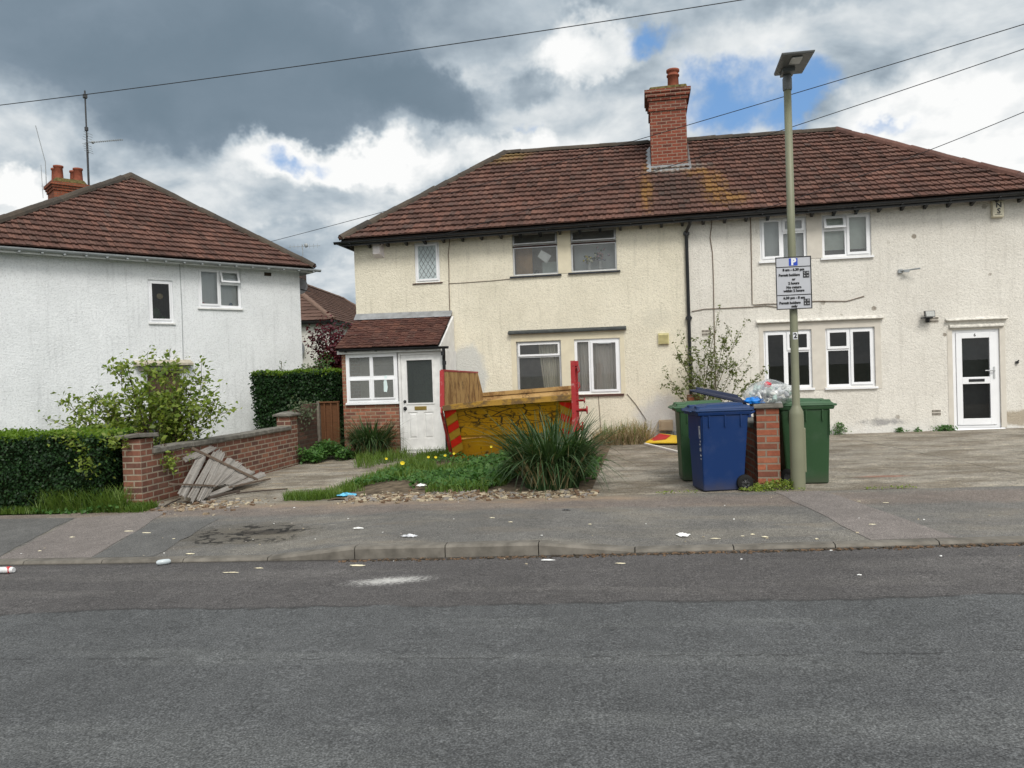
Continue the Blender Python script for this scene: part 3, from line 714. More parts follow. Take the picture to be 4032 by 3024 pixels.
f.box(CX0 - .02, CX1 + .03, yb - .006, yb, rz_(CY0) - .02, rz_(CY0) + .10); f.hexa([(CX0-.05, CY0-.17, rz_(CY0-.17)+.032), (CX1+.06, CY0-.17, rz_(CY0-.17)+.032), (CX1+.06, CY0+.02, rz_(CY0+.02)+.034), (CX0-.05, CY0+.02, rz_(CY0+.02)+.034)], [(CX0-.05, CY0-.17, rz_(CY0-.17)+.04), (CX1+.06, CY0-.17, rz_(CY0-.17)+.04), (CX1+.06, CY0+.02, rz_(CY0+.02)+.042), (CX0-.05, CY0+.02, rz_(CY0+.02)+.042)])
for x0, x1 in ((CX0 - .12, CX0 - .012), (CX1 + .012, CX1 + .07)):
    f.hexa([(x0, CY0-.15, rz_(CY0-.15)+.034), (x1, CY0-.15, rz_(CY0-.15)+.034), (x1, CY1, rz_(CY1)+.034), (x0, CY1, rz_(CY1)+.034)], [(x0, CY0-.15, rz_(CY0-.15)+.05), (x1, CY0-.15, rz_(CY0-.15)+.10), (x1, CY1, rz_(CY1)+.16), (x0, CY1, rz_(CY1)+.05)])
f.build('flashing', M['lead'], chim)

# windows of the cream half
ND = (.05, .05, .035, M['navy_sill'])
h = HOL['A']; wa = window(house, *h, FY, [(0, 1, 0, 1, 's')], M['upvc'], M['frost'], depth=.03, sill=(.06, .03, .03, M['brown_sill']), lab='small window with diamond leaded glass')
lt = MB(); x0, x1, z0, z1 = h[0] + .10, h[1] - .10, h[2] + .10, h[3] - .10; st = .105
for sg in (1, -1):
    for k in range(-8, 20):
        # line x = x0 + k*st + sg*(z - z0)*.62
        pts = []
        for z in np.linspace(z0, z1, 60):
            x = x0 + k * st + sg * (z - z0) * .62
            if x0 <= x <= x1: pts.append((x, z))
        if len(pts) > 2: lt.tube([(pts[0][0], 17.012, pts[0][1]), (pts[-1][0], 17.012, pts[-1][1])], .0052, 4)
lt.build('lead_lattice', M['lead'], wa)
for k, lb in (('B', 'upper window with a paper sheet and wooden wardrobe inside'), ('C', 'upper window with two flower vases inside')):
    x0, x1, z0, z1 = HOL[k]; wv = window(house, x0, x1, z0, z1, FY, [(0, 1, 0, .66, 'f'), (0, 1, .70, 1, 'o')], M['alu'], None, .035, .05, (.07, .05, .045, M['navy_sill']), .028, lab=lb)
    t = MB(); t.box(x0 + .03, x1 - .03, 17.06, 17.115, z0 + .665 * (z1 - z0), z0 + .70 * (z1 - z0)); t.build('transom', M['brown_sill'], wv)
    if k == 'B':
        b = MB(); b.box(x0 + .02, x0 + .40, 17.33, 17.38, z0 - .02, z1 - .28); b.box(x0 + .05, x0 + .37, 17.325, 17.33, z0, z0 + .2); b.build('wardrobe', M['wood_in'], wv)
        b = MB(); b.face([(x0+.55, 17.10, z0+.42), (x0+.75, 17.10, z0+.25), (x0+.86, 17.10, z0+.42), (x0+.64, 17.10, z0+.56)]); b.build('paper_notice', M['paper'], wv)
        b = MB(); b.box(x0 + .62, x1 - .06, 17.36, 17.38, z0, z0 + .32); b.build('mirror', M['blind'], wv)
        b = MB(); b.lathe((x0 + .50, 17.25, z0 - .01), [(.0, 0), (.055, 0), (.06, .08), (.045, .13), (.02, .145), (0, .145)], 14); b.build('clock', M['darkgrey'], wv)
    else:
        b = MB(); b.box(x0 + .04, x1 - .02, 17.42, 17.45, z0 - .02, z1 - .24); b.build('room_partition', M['net'], wv)
for k in 'DE':
    x0, x1, z0, z1 = HOL[k]
    if k == 'D':
        wv = window(house, x0, x1, z0, z1, FY, [(0, 1, 0, .72, 'f'), (0, 1, .72, 1, 's')], M['alu'], M['glass_mid'], .05, .06, (.04, .04, .05, M['slate_ledge']), .04, lab='lower grey framed window with half drawn curtain')
        s_ = [c for c in wv.children if c.name.startswith('sash')][0]; s_.data.materials[0] = M['upvc']
        curtain_sheet(wv, house, x0 + .46, x1 - .04, z0 + .03, z1 - .06, 17.25, M['curt'], 5, .025, .12)
    else:
        wv = window(house, x0, x1, z0, z1, FY, [(0, .34, 0, 1, 'f'), (.34, 1, 0, 1, 's')], M['upvc'], M['glass_mid'], .06, .03, (.06, .05, .045, M['brown_sill']), .05, lab='lower white framed window with striped curtains')
        curtain_sheet(wv, house, x0 + .05, x1 - .05, z0 + .03, z1 - .05, 17.22, M['curt_brown'], 8, .02)
        t = MB(); t.box(x0 + .52, x0 + .80, 16.985, 17.003, z1 - .118, z1 - .098); t.build('trickle_vent', M['greyplastic'], wv)
# windows of the pale half
for k, lb in (('F', 'upper window behind the lamp post'), ('G', 'upper window with its small light open and blind down'), ('H', 'lower window behind the lamp post'), ('I', 'lower dark window nearest the door')):
    x0, x1, z0, z1 = HOL[k]; lf = k in 'FH'
    cells = [(0, .48, 0, 1, 's'), (.48, 1, 0, .64, 'f'), (.48, 1, .64, 1, 's')] if lf else [(0, .5, 0, .64, 'f'), (0, .5, .64, 1, 'o' if k == 'G' else 's'), (.5, 1, 0, 1, 's')]
    wv = window(house, x0, x1, z0, z1, FY, cells, M['upvc'], M['glass'] if k in 'FG' else M['glass_dim'], .055, .04, (.035, .05, .05, M['upvc']), .05, lab=lb)
    if k == 'F': b = MB(); b.box(x0 + .02, x1 - .02, 17.2, 17.205, z0, z1); b.build('net_curtain', M['net'], wv)
    if k == 'G': b = MB(); b.box(x0 + .02, x1 - .02, 17.2, 17.205, z0 + .17, z1); b.build('roller_blind', M['blind'], wv); b = MB(); b.box(x0 + .02, x1 - .02, 17.24, 17.245, z0, z0 + .2); b.build('dark_strip', M['darkgrey'], wv)  # G also gets a dark strip filling the gap beneath the blind
# ledges over the ground-floor windows
def ledge(x0, x1, z, mats, dr):
    b = MB(); b.prism([(16.90, z), (16.90, z + .042), (16.93, z + .055), (17.0, z + .085), (17.0, z)], 'x', x0, x1, 0)
    return b.build('window_ledge', mats, house, bevel=.006)
ledge(-2.965, -.35, 2.53, M['slate_ledge'], 0)
M['ledge_w'] = plain('weathered_ledge', (.60, .58, .53), .9, .15, .3, 14, bump=.6)
for x0, x1, z in ((2.379, 4.903, 2.535), (6.09, 7.24, 2.42)):
    b = MB(); b.prism([(16.95, z), (16.915, z + .012), (16.915, z + .028), (16.97, z + .05), (17.0, z + .085), (17.0, z)], 'x', x0, x1)
    if x0 > 5: b.prism([(16.97, 2.27), (16.94, 2.29), (16.94, 2.32), (16.98, 2.35), (17.0, 2.36), (17.0, 2.27)], 'x', 6.16, 7.17)
    b.build('door_canopy' if x0 > 5 else 'window_ledge', M['ledge_w'], house, bevel=.006)
# smooth render bands round the windows
BANDS = []
for x0, x1, z0, z1 in ((-1.80, -1.508, 3.83, 4.79), (-1.795, -1.50, 1.15, 2.362), (-2.91, -2.80, 1.15, 2.362), (-2.91, -.41, 2.362, 2.53), (-.502, -.41, 1.12, 2.362)): BANDS.append((x0, x1, z0, z1, 'cream_smooth'))
M['cream_smooth'] = plain('smooth_cream_render', (.63, .575, .44), .9, .15, .08, 5, bump=.3)
M['pale_smooth'] = plain('smooth_pale_render', (.58, .545, .485), .9, .15, .08, 5, bump=.3)
for x0, x1, z0, z1 in ((3.448, 3.75, 3.86, 4.78), (3.49, 3.766, 1.1, 2.38), (2.43, 2.52, 1.15, 2.38), (2.43, 4.85, 2.38, 2.53), (4.735, 4.85, 1.1, 2.38), (6.12, 6.215, .24, 2.27), (7.10, 7.20, .24, 2.27), (6.215, 7.10, 2.242, 2.27)): BANDS.append((x0, x1, z0, z1, 'pale_smooth'))
for x0, x1, z0, z1, m_ in BANDS: b = MB(); b.box(x0, x1, 16.992, 17.004, z0, z1); b.build('render_band', M[m_], house)
# front door of the pale half
x0, x1, z0, z1 = HOL['X']; b = MB(); ring(b, x0, x1, z0, z1, (.07, .07, .06, .06), 17.03, 17.10)
ring(b, x0 + .075, x1 - .075, z0 + .065, z1 - .065, (.11, .11, .13, .11), 17.012, 17.07); b.box(x0 + .185, x1 - .185, 17.012, 17.07, z0 + .90, z0 + 1.04)
fd = b.build('front_door', M['upvc'], house, bevel=.005)
b = MB(); b.prism([(16.93, .17), (16.93, .20), (16.99, .235), (17.03, .235), (17.03, .17)], 'x', x0 - .02, x1 + .06); b.build('threshold', M['upvc'], fd)
for a, c in ((z0 + .195, z0 + .90), (z0 + 1.04, z1 - .175)):
    b = MB(); b.face([(x0 + .185, 17.04, a), (x1 - .185, 17.04, a), (x1 - .185, 17.04, c), (x0 + .185, 17.04, c)]); b.build('pane', M['glass_dim'], fd, fixn=False)
b = MB(); b.box(x0 + .30, x1 - .29, 17.0, 17.012, z0 + .945, z0 + 1.0); b.build('letterbox', M['black'], fd, bevel=.004)
b = MB(); b.box(x1 - .125, x1 - .095, 17.0, 17.013, z0 + 1.0, z0 + 1.24); b.tube([(x1 - .11, 17.005, z0 + 1.16), (x1 - .11, 16.965, z0 + 1.16), (x1 - .29, 16.965, z0 + 1.165)], .011, 8); b.build('door_handle', M['alu'], fd)
text_mesh('door_number', '6', .085, M['black'], fd, TM(x0 + .43 - .7, 17.010 - 17, z1 - .115 - .1), .002)
b = MB(); b.box(x0 + .03, x1 - .02, 17.3, 17.34, .2, 2.2); b.build('hall_curtain', M['darkgrey'], fd)
# fittings on the pale half
b = MB(); b.hexa([(6.99, 16.90, 4.48), (7.20, 16.90, 4.47), (7.21, 17.0, 4.46), (6.985, 17.0, 4.46)], [(7.0, 16.90, 4.80), (7.19, 16.90, 4.80), (7.21, 17.0, 4.81), (6.985, 17.0, 4.81)])
al = b.build('alarm_box', plain('ivory_plastic', (.60, .56, .43), .5, .4, .06), house, bevel=.012); al['label'] = 'ivory alarm box lettered N S'
for s_, z in (('N', 4.705), ('S', 4.585)): text_mesh('lettering', s_, .145, M['black'], al, TM(7.10 - .7, 16.894 - 17, z - .1), .004)
b = MB(); b.box(7.03, 7.16, 16.893, 16.899, 4.515, 4.522); b.build('lettering', M['black'], al)
b = MB(); b.hexa([(5.66, 16.80, 2.52), (5.84, 16.80, 2.52), (5.85, 16.92, 2.55), (5.67, 16.92, 2.55)], [(5.66, 16.84, 2.65), (5.85, 16.84, 2.65), (5.85, 16.92, 2.65), (5.66, 16.92, 2.65)])
b.box(5.62, 5.80, 16.82, 16.97, 2.50, 2.525); b.lathe((5.75, 16.95, 2.43), [(.03, 0), (.035, .04), (.03, .08)], 10); b.box(5.72, 5.78, 16.95, 17.0, 2.42, 2.50)
fl = b.build('floodlight', M['black'], house); b = MB(); b.face([(5.675, 16.797, 2.535), (5.83, 16.797, 2.535), (5.835, 16.836, 2.64), (5.675, 16.836, 2.64)]); b.build('lens', plain('dull_lens', (.10, .115, .105), .3, .5, .4, 30), fl)
def airbrick(x0, x1, z0, z1):
    b = MB(); b.box(x0, x1, 16.992, 17.003, z0, z1, 0); n = 7
    for k in range(2):
        zz = z0 + (z1 - z0) * (.08 + k * .5)
        for i in range(n): b.box(x0 + (x1 - x0) * (i + .2) / n, x0 + (x1 - x0) * (i + .8) / n, 16.989, 16.994, zz, zz + (z1 - z0) * .34, 1)
    b.build('air_brick', [M['pale_smooth'], M['ventdark']], house)
airbrick(5.80, 5.965, 2.41, 2.53); airbrick(5.80, 5.965, .51, .63); airbrick(1.25, 1.445, 2.325, 2.46)
b = MB(); b.box(5.213, 5.30, 16.95, 17.0, 3.455, 3.53); b.tube([(5.26, 16.95, 3.50), (5.40, 16.90, 3.505), (5.58, 16.80, 3.515)], .017, 8); b.box(5.30, 5.40, 16.88, 16.93, 3.46, 3.50); b.build('wall_bracket', M['greyplastic'], house)
b = MB(); b.box(7.0 + .38, 7.43, 16.96, 17.0, 1.52, 1.57); b.tube([(7.40, 16.96, 1.56), (7.42, 16.93, 1.59)], .012, 6); b.build('wall_hook', M['black'], house)
# fittings on the cream half
b = MB(); b.hexa([(-6.03, 16.86, 4.49), (-5.86, 16.86, 4.49), (-5.795, 17.0, 4.41), (-6.055, 17.0, 4.41)], [(-6.03, 16.86, 4.79), (-5.87, 16.86, 4.79), (-5.80, 17.0, 4.82), (-6.05, 17.0, 4.82)])
al = b.build('alarm_box', M['boxgrey'], house, bevel=.008); al['label'] = 'white wedge-shaped alarm box under the left eaves'
b = MB(); b.hexa([(-5.862, 16.875, 4.68), (-5.815, 16.975, 4.68), (-5.81, 16.98, 4.68), (-5.857, 16.878, 4.68)], [(-5.867, 16.875, 4.745), (-5.815, 16.975, 4.745), (-5.81, 16.98, 4.745), (-5.857, 16.878, 4.745)]); b.build('lens', M['darkgrey'], al)
b = MB(); b.box(.325, .555, 16.95, 17.0, 2.18, 2.42)
for i in range(8): b.prism([(16.93, 2.20 + i*.026), (16.95, 2.215 + i*.026), (16.95, 2.19 + i*.026)], 'x', .345, .535)
b.build('vent_cover', M['plastic_cream'], house)
b = MB(); b.box(.285, .58, 16.80, 17.0, .31, .545); b.box(.32, .56, 16.785, 16.80, .33, .52); b.build('meter_box', plain('beige_meter_box', (.36, .29, .20), .6, .4, .1), house, bevel=.008)
b = MB(); b.tube([(.45, 16.9, .31), (.45, 16.9, .05)], .018, 8); b.build('meter_pipe', M['greyplastic'], house); b = MB(); b.box(.60, .72, 16.88, 17.0, .05, .30); b.build('cable_box', M['greyplastic'], house)
def cable(pts, mat, r=.008): b = MB(); b.tube(pts, r, 6); return b.build('wall_cable', mat, house)
cable([(-4.26, 16.985, 4.80), (-4.243, 16.985, 4.70), (-4.285, 16.985, 4.40), (-4.28, 16.985, 4.1), (-4.293, 16.985, 3.7), (-4.295, 16.985, 3.12), (-4.30, 16.985, 2.5), (-4.25, 16.985, 1.9)], M['greycable'], .010)
cable([(-4.29, 16.99, 3.74), (-3.84, 16.99, 3.743), (-3.3, 16.99, 3.752), (-2.89, 16.99, 3.77)], M['greycable'], .006)
cable([(1.53, 16.985, 4.80), (1.515, 16.985, 4.65), (1.48, 16.985, 4.42), (1.52, 16.985, 4.1), (1.525, 16.985, 3.5), (1.512, 16.985, 2.44), (1.51, 16.985, .3)], M['greycable'], .009)
cable([(2.324, 16.985, 4.81), (2.317, 16.985, 3.6), (2.308, 16.985, 2.96), (2.36, 16.985, 2.94), (2.6, 16.985, 2.95), (2.82, 16.985, 2.94), (3.6, 16.985, 2.96), (4.2, 16.985, 2.93), (4.55, 16.985, 3.02)], M['greycable'], .009)
cable([(1.05, 16.985, 2.86), (1.31, 16.985, 2.90), (2.3, 16.985, 2.90), (2.58, 16.985, 2.912), (2.82, 16.985, 2.87), (3.3, 16.985, 2.84)], M['greycable'], .008)
cable([(-1.0, 16.985, 1.09), (-.985, 16.985, .7), (-.96, 16.985, .15)], M['greycable'], .006)
cable([(-.38, 16.985, 1.13), (-.2, 16.985, .9), (.02, 16.985, .55)], M['greycable'], .007)

# ---------------------------------------------------------------- porch (parts of the house)
PY = 15.8
b = MB(); b.box(-6.44, -5.19, PY, PY + .11, -.15, 1.135); b.box(-6.44, -6.345, PY + .001, PY + .11, 1.135, 2.2); b.box(-6.44, -6.33, PY + .11, 16.99, -.15, 2.2)
b.build('porch_wall', M['brick_porch'], house)
b = MB(); b.box(-4.245, -4.19, PY + .05, 16.99, -.1, 2.2); b.prism([(15.66, 2.2), (16.98, 2.2), (16.98, 3.0), (15.66, 2.24)], 'x', -4.27, -4.21); b.build('porch_cheek', M['oldwhite'], house)
P0 = Vector((-6.50, 15.62, 2.315)); pt = math.atan2(.72, 1.36); n_ = Vector((0, -math.sin(pt), math.cos(pt))); Lp = math.hypot(.72, 1.36)
r = MB(); tile_slope(r, P0, (1, 0, 0), n_, 2.27, Lp, [(P0, Vector((-1, .0, 0))), (P0 + Vector((2.27, 0, 0)), Vector((1, .02, 0))), (Vector((0, 16.98, 3.03)), Vector((0, 1, 0)))], tw=.165, g=.118, th=.018, seed=9)
a = [(-6.50, 15.62, 2.30), (-4.23, 15.62, 2.30), (-4.25, 16.98, 3.02), (-6.53, 16.98, 3.02)]; r.face(a, 1); r.face([(x, y, z - .04) for x, y, z in a], 1); r.face([a[0], a[3], (-6.53, 16.98, 2.98), (-6.50, 15.62, 2.26)], 1)
r.build('porch_roof', [M['tile_porch'], M['deck']], house, fixn=False)
b = MB(); b.hexa([(-6.54, 16.84, 3.0), (-4.24, 16.84, 2.985), (-4.24, 16.995, 3.06), (-6.54, 16.995, 3.07)], [(-6.54, 16.86, 3.035), (-4.24, 16.86, 3.02), (-4.24, 16.995, 3.135), (-6.54, 16.995, 3.155)]); b.build('flashing', M['lead'], house, bevel=.01)
b = MB(); b.box(-6.50, -4.20, 15.70, 15.725, 2.19, 2.30); b.box(-6.50, -6.44, 15.725, 16.98, 2.19, 2.28); b.box(-6.44, -4.19, 15.725, 15.80, 2.19, 2.20); b.build('fascia', M['oldwhite'], house)
b = MB(); gutter(b, (-6.42, 15.65, 2.29), (-4.02, 15.65, 2.275), .05)
for i in range(4): b.box(-6.3 + i * .68, -6.275 + i * .68, 15.60, 15.70, 2.225, 2.245)
b.build('gutter', M['black'], house)
b = MB(); b.tube([(-4.12, 15.65, 2.24), (-4.12, 15.66, 2.12), (-4.14, 15.72, 2.02), (-4.145, 15.74, 1.93), (-4.14, 15.75, 0.1)], .034, 10)
for z in (2.13, 1.93, .7): b.lathe((-4.14, 15.74 if z < 2 else 15.66, z), [(.044, -.04), (.044, .04)], 10)
b.build('downpipe', M['black'], house)
pw = window(house, -6.343, -5.192, 1.145, 2.185, PY, [(0, .5, .5, 1, 'f'), (.5, 1, .5, 1, 'f'), (0, .5, 0, .5, 's'), (.5, 1, 0, .5, 's')], M['upvc'], M['porchglass'], .075, -.02, (.02, .06, .05, M['upvc']), .03, lab='porch window of four panes')
b = MB(); b.face([(-5.50, PY - .034, 1.36), (-5.43, PY - .034, 1.35), (-5.41, PY - .034, 1.45), (-5.43, PY - .034, 1.62), (-5.42, PY - .034, 1.71), (-5.47, PY - .034, 1.70), (-5.50, PY - .034, 1.55)]); b.build('paper_scrap', plain('pale_blue_paper', (.62, .74, .74), .8), pw)
b = MB(); b.box(-6.3, -5.2, 16.5, 16.52, .3, 2.15, 0); b.box(-5.95, -5.45, 16.48, 16.5, 1.2, 1.95, 1); b.build('inner_wall', [plain('porch_plaster', (.50, .48, .42)), M['darkgrey']], pw)
dx0, dx1, dz1 = -5.17, -4.228, 2.178
b = MB(); ring(b, dx0, dx1, .06, dz1, (.055, .065, .02, .05), PY - .01, PY + .07); b.box(dx1, -4.19, PY, PY + .07, -.05, 2.19)
pd = b.build('porch_door', M['oldwhite'], house)
b = MB(); L0, L1, B0, B1 = dx0 + .06, dx1 - .07, .10, dz1 - .055
GX0, GX1, GZ0, GZ1 = -4.985, -4.425, 1.10, 2.01
b.box(L0, GX0, PY + .005, PY + .05, B0, B1); b.box(GX1, L1, PY + .005, PY + .05, B0, B1); b.box(GX0, GX1, PY + .005, PY + .05, GZ1, B1)
b.box(GX0, GX1, PY + .005, PY + .05, .90, GZ0); b.box(GX0, GX1, PY + .005, PY + .05, B0, .34); b.box(-4.78, -4.64, PY + .005, PY + .05, .34, .90)
for a_, c_ in ((GX0, -4.78), (-4.64, GX1)): b.box(a_, c_, PY + .018, PY + .05, .34, .90); b.hexa([(a_+.02, PY+.018, .36), (c_-.02, PY+.018, .36), (c_-.02, PY+.018, .88), (a_+.02, PY+.018, .88)], [(a_+.05, PY+.006, .39), (c_-.05, PY+.006, .39), (c_-.05, PY+.006, .85), (a_+.05, PY+.006, .85)])
ring(b, GX0 - .03, GX1 + .03, GZ0 - .03, GZ1 + .03, .03, PY - .008, PY + .01); b.build('door_leaf', M['oldwhite'], pd)
b = MB(); b.face([(GX0, PY + .03, GZ0), (GX1, PY + .03, GZ0), (GX1, PY + .03, GZ1), (GX0, PY + .03, GZ1)]); b.build('pane', M['dooglass'], pd, fixn=False)
b = MB(); b.box(-4.84, -4.575, PY - .006, PY + .005, .945, 1.025); b.build('letterbox', M['brass'], pd, bevel=.003)
for z, rr in ((1.136, .032), (.985, .042)):
    b = MB(); b.lathe((-5.05, PY + .005, z), [(rr, 0), (rr, -.01), (rr * .5, -.02), (rr * .7, -.045), (rr * .4, -.055), (0, -.055)], 14, axis='y'); b.build('door_knob', M['black'], pd)
b = MB(); b.box(dx0 - .02, dx1 - .02, PY - .06, PY + .05, .03, .085); b.build('door_sill', M['oldwhite'], pd)
b = MB(); b.box(-5.2, -4.2, PY - .45, PY + .06, -.12, .035); b.build('porch_step', M['stone'], house, bevel=.015)

# ================================================================== the white house, turned towards the corner
wh = thing('white_house', 'white roughcast house with a brown hipped roof and grey gutter at the left', 'house', (-9.031, 19.438, -.25), R(52))
ZO = .25; A8 = plain
def zz(v): return v + ZO
b = MB(); HK, HJ, HD = (-2.70, -1.625, zz(3.535), zz(4.505)), (-3.86, -3.30, zz(3.145), zz(4.145)), (-3.95, -3.2, zz(.1), zz(2.0))
wall_sheet(b, -7.4, 0, -.4, zz(4.72), 0, [HK, HJ, HD])
b.face([(0, 0, -.4), (0, 17, -.4), (0, 17, zz(4.72)), (0, 0, zz(4.72))]); b.face([(-7.4, 0, -.4), (-7.4, 0, zz(4.72)), (-7.4, 17, zz(4.72)), (-7.4, 17, -.4)]); b.face([(-7.4, 17, -.4), (-7.4, 17, zz(4.72)), (0, 17, zz(4.72)), (0, 17, -.4)])
b.build('wall', M['white_rc'], wh, local=True, fixn=False)
b = MB(); b.box(-7.35, -.05, .17, 16.9, zz(4.65), zz(4.7)); b.box(-7.35, -.05, .17, 16.9, zz(2.5), zz(2.55)); b.box(-7.35, -.05, 3, 3.1, 0, zz(4.65)); b.box(-3.0, -2.9, .17, 3, 0, zz(4.65)); b.build('room_walls', M['interior'], wh, local=True)
e = zz(4.66); rz = zz(7.315); a = 3.5; pt = math.atan2(rz - e, a); Lw = math.hypot(rz - e, a); D2 = 17.3
c0, c1, c2, c3 = Vector((-7.75, -.3, e)), Vector((.3, -.3, e)), Vector((.3, D2, e)), Vector((-7.75, D2, e)); a0, a1 = Vector((-3.2, 3.2, rz)), Vector((-3.2, D2 - 3.5, rz))
r = MB(); tile_slope(r, c0, (1, 0, 0), (0, -math.sin(pt), math.cos(pt)), 8.05, Lw, [(c0, Vector((-3.5, 4.55, 0))), (c1, Vector((1, 1, 0)))], seed=11)
tile_slope(r, c1, (0, 1, 0), (math.sin(pt), 0, math.cos(pt)), D2 + .3, Lw, [(c1, Vector((-1, -1, 0))), (c2, Vector((-1, 1, 0)))], seed=12)
p2_ = math.atan2(rz - e, 4.55); tile_slope(r, c3, (0, -1, 0), (-math.sin(p2_), 0, math.cos(p2_)), D2 + .3, math.hypot(rz - e, 4.55), [(c0, Vector((3.5, -4.55, 0))), (c3, Vector((3.5, 4.55, 0)))], seed=13)
for f in ((c0, c1, a0), (c1, c2, a1, a0), (c2, c3, a1), (c3, c0, a0, a1)): r.face([p + dz for p in f], 1)
rw = r.build('roof', [M['tile_white'], M['deck']], wh, local=True, fixn=False)
r = MB()
for p, q in ((c0, a0), (c1, a0), (a0, a1), (c2, a1), (c3, a1)): ridge_line(r, p + up, q + up, r=.125, seed=14)
r.build('ridge_tiles', M['ridge'], rw, local=True)
r = MB(); r.box(-7.7, .28, -.25, -.23, e - .14, e - .03); r.box(-7.7, .28, -.23, .0, e - .05, e - .035); r.box(.26, .28, -.23, 17.2, e - .14, e - .03)
for i in range(18): r.box(-7.14 + i * .42, -7.08 + i * .42, -.24, -.02, e - .10, e - .05)
r.build('eaves_boards', M['oldwhite'], wh, local=True)
r = MB(); gutter(r, (-7.9, -.31, e - .03), (.46, -.31, e - .055), .06); gutter(r, (.36, -.2, e - .05), (.36, 17, e - .05), .06)
for i in range(17): r.box(-6.5 + i * .42, -6.46 + i * .42, -.36, -.2, e - .125, e - .10)
r.build('gutter', M['greyplastic'], wh, local=True)
wk = window(wh, *HK, 0, [(0, .5, 0, 1, 's'), (.5, 1, 0, .62, 'f'), (.5, 1, .62, 1, 'o')], M['upvc'], None, .06, .03, (.03, .04, .05, M['oldwhite']), .045, local=True, lab='upper two-light window with its small top light ajar')
bb = MB(); bb.box(HK[0] + .05, HK[1] - .05, .16, .165, HK[2], HK[3]); o = bb.build('net_curtain', M['net'], wh, local=True); o.parent = wk
for i, (x, cc) in enumerate(((-2.58, (.4, .07, .06)), (-1.86, (.05, .12, .2)))):
    bb = MB(); bb.blob((x, .10, HK[2] + .09), .06, .03, .05, .25, 8, 6, seed=i); o = bb.build('ornament', plain('ornament%d' % i, cc), wh, local=True); o.parent = wk
wj = window(wh, *HJ, 0, [(0, 1, 0, 1, 's')], M['upvc'], M['glass_dim'], .06, .03, (.02, .04, .05, M['oldwhite']), .04, local=True, lab='narrow dark window with a hanging disc and houseplant')
bb = MB(); bb.lathe(((HJ[0] + HJ[1]) / 2 + .01, .10, zz(3.77)), [(.0, 0), (.05, 0), (.07, .005), (.075, .015), (.05, .012), (0, .012)], 18, axis='y'); o = bb.build('hanging_disc', plain('disc', (.5, .38, .2), .5), wh, local=True); o.parent = wj
bb = MB(); bb.blob((HJ[0] + .2, .2, HJ[2] + .2), .12, .06, .13, .4, 9, 7, seed=4); bb.lathe((HJ[0] + .36, .18, HJ[2] + .05), [(.05, 0), (.06, .1)], 12); o = bb.build('houseplant', plain('plant_leaf', (.07, .14, .07)), wh, local=True); o.parent = wj
bb = MB(); bb.box(HD[0], HD[1], .06, .11, HD[2], HD[3]); dd = bb.build('side_door', plain('brown_door', (.075, .045, .03), .6, .3, .3), wh, local=True)
bb = MB(); bb.prism([(-.20, zz(2.12)), (-.20, zz(2.17)), (0, zz(2.25)), (0, zz(2.10))], 'x', -4.25, -2.95); bb.box(-4.15, -3.05, -.06, 0, zz(2.0), zz(2.08)); o = bb.build('door_canopy', plain('cream_canopy', (.42, .385, .31), .85, .15, .3, 9), wh, local=True)
bb = MB(); bb.box(-.99, -.80, -.012, .003, zz(4.40), zz(4.49)); bb.build('air_brick', M['ventdark'], wh, local=True)
bb = MB(); bb.tube([(-3.12, -.012, zz(4.6)), (-3.11, -.012, zz(3.5)), (-3.13, -.012, zz(2.0)), (-3.15, -.012, zz(.3))], .007, 6); bb.build('wall_cable', M['greyplastic'], wh, local=True)
# chimney on the white house
bb = MB(); cx, cy = -3.2, 10.0; bb.box(cx - .5, cx + .5, cy - .45, cy + .45, zz(6.6), zz(8.15))
for o_, a_, b_ in ((.03, 8.15, 8.24), (.06, 8.24, 8.32), (.10, 8.32, 8.42)): bb.box(cx - .5 - o_, cx + .5 + o_, cy - .45 - o_, cy + .45 + o_, zz(a_), zz(b_))
cw = bb.build('chimney', bricks('orange_chimney_brick', [(.20, .062, .034), (.26, .082, .044), (.16, .052, .032)], (.20, .13, .09), .225, .077, .008, .3), wh, local=True)
bb = MB(); bb.hexa([(cx-.52, cy-.47, zz(8.42)), (cx+.52, cy-.47, zz(8.42)), (cx+.52, cy+.47, zz(8.42)), (cx-.52, cy+.47, zz(8.42))], [(cx-.42, cy-.4, zz(8.58)), (cx+.42, cy-.4, zz(8.58)), (cx+.42, cy+.4, zz(8.58)), (cx-.42, cy+.4, zz(8.58))]); bb.build('flaunching', M['mortar'], cw, local=True, bevel=.03)
for x, y in ((-.30, -.22), (-.28, .2), (.28, -.22), (.27, .2)):
    bb = MB(); bb.lathe((cx + x, cy + y, zz(8.55)), [(.15, 0), (.145, .08), (.13, .38), (.155, .40), (.155, .45), (.11, .45), (.10, .1)], 16); bb.build('chimney_pot', M['potclay'], cw, local=True)
bb = MB(); mx, my = -2.55, 10.0; bb.tube([(mx, my, zz(6.9)), (mx, my, zz(10.0))], .035, 8); bb.tube([(mx, my, zz(9.9)), (mx, my, zz(11.75))], .026, 8)
bb.tube([(mx, my, zz(8.0)), (cx + .5, my - .1, zz(8.0))], .015, 6); bb.lathe((mx, my, zz(10.45)), [(.06, -.06), (.06, .06)], 8); bb.box(mx - .06, mx + .06, my - .06, my + .06, zz(11.5), zz(11.62))
ar = bb.build('aerial_mast', M['darkgrey'], wh, local=True)
bb = MB(); dU, dW = Vector((.62, -.78, 0)), Vector((.78, .62, 0)); p0 = Vector((mx, my, zz(9.98)))
bb.tube([p0 - dU * .1, p0 + dU * 1.35], .012, 5)
for i in range(14): q_ = p0 + dU * (.25 + i * .08); bb.tube([q_ - dW * .10, q_ + dW * .10], .006, 4)
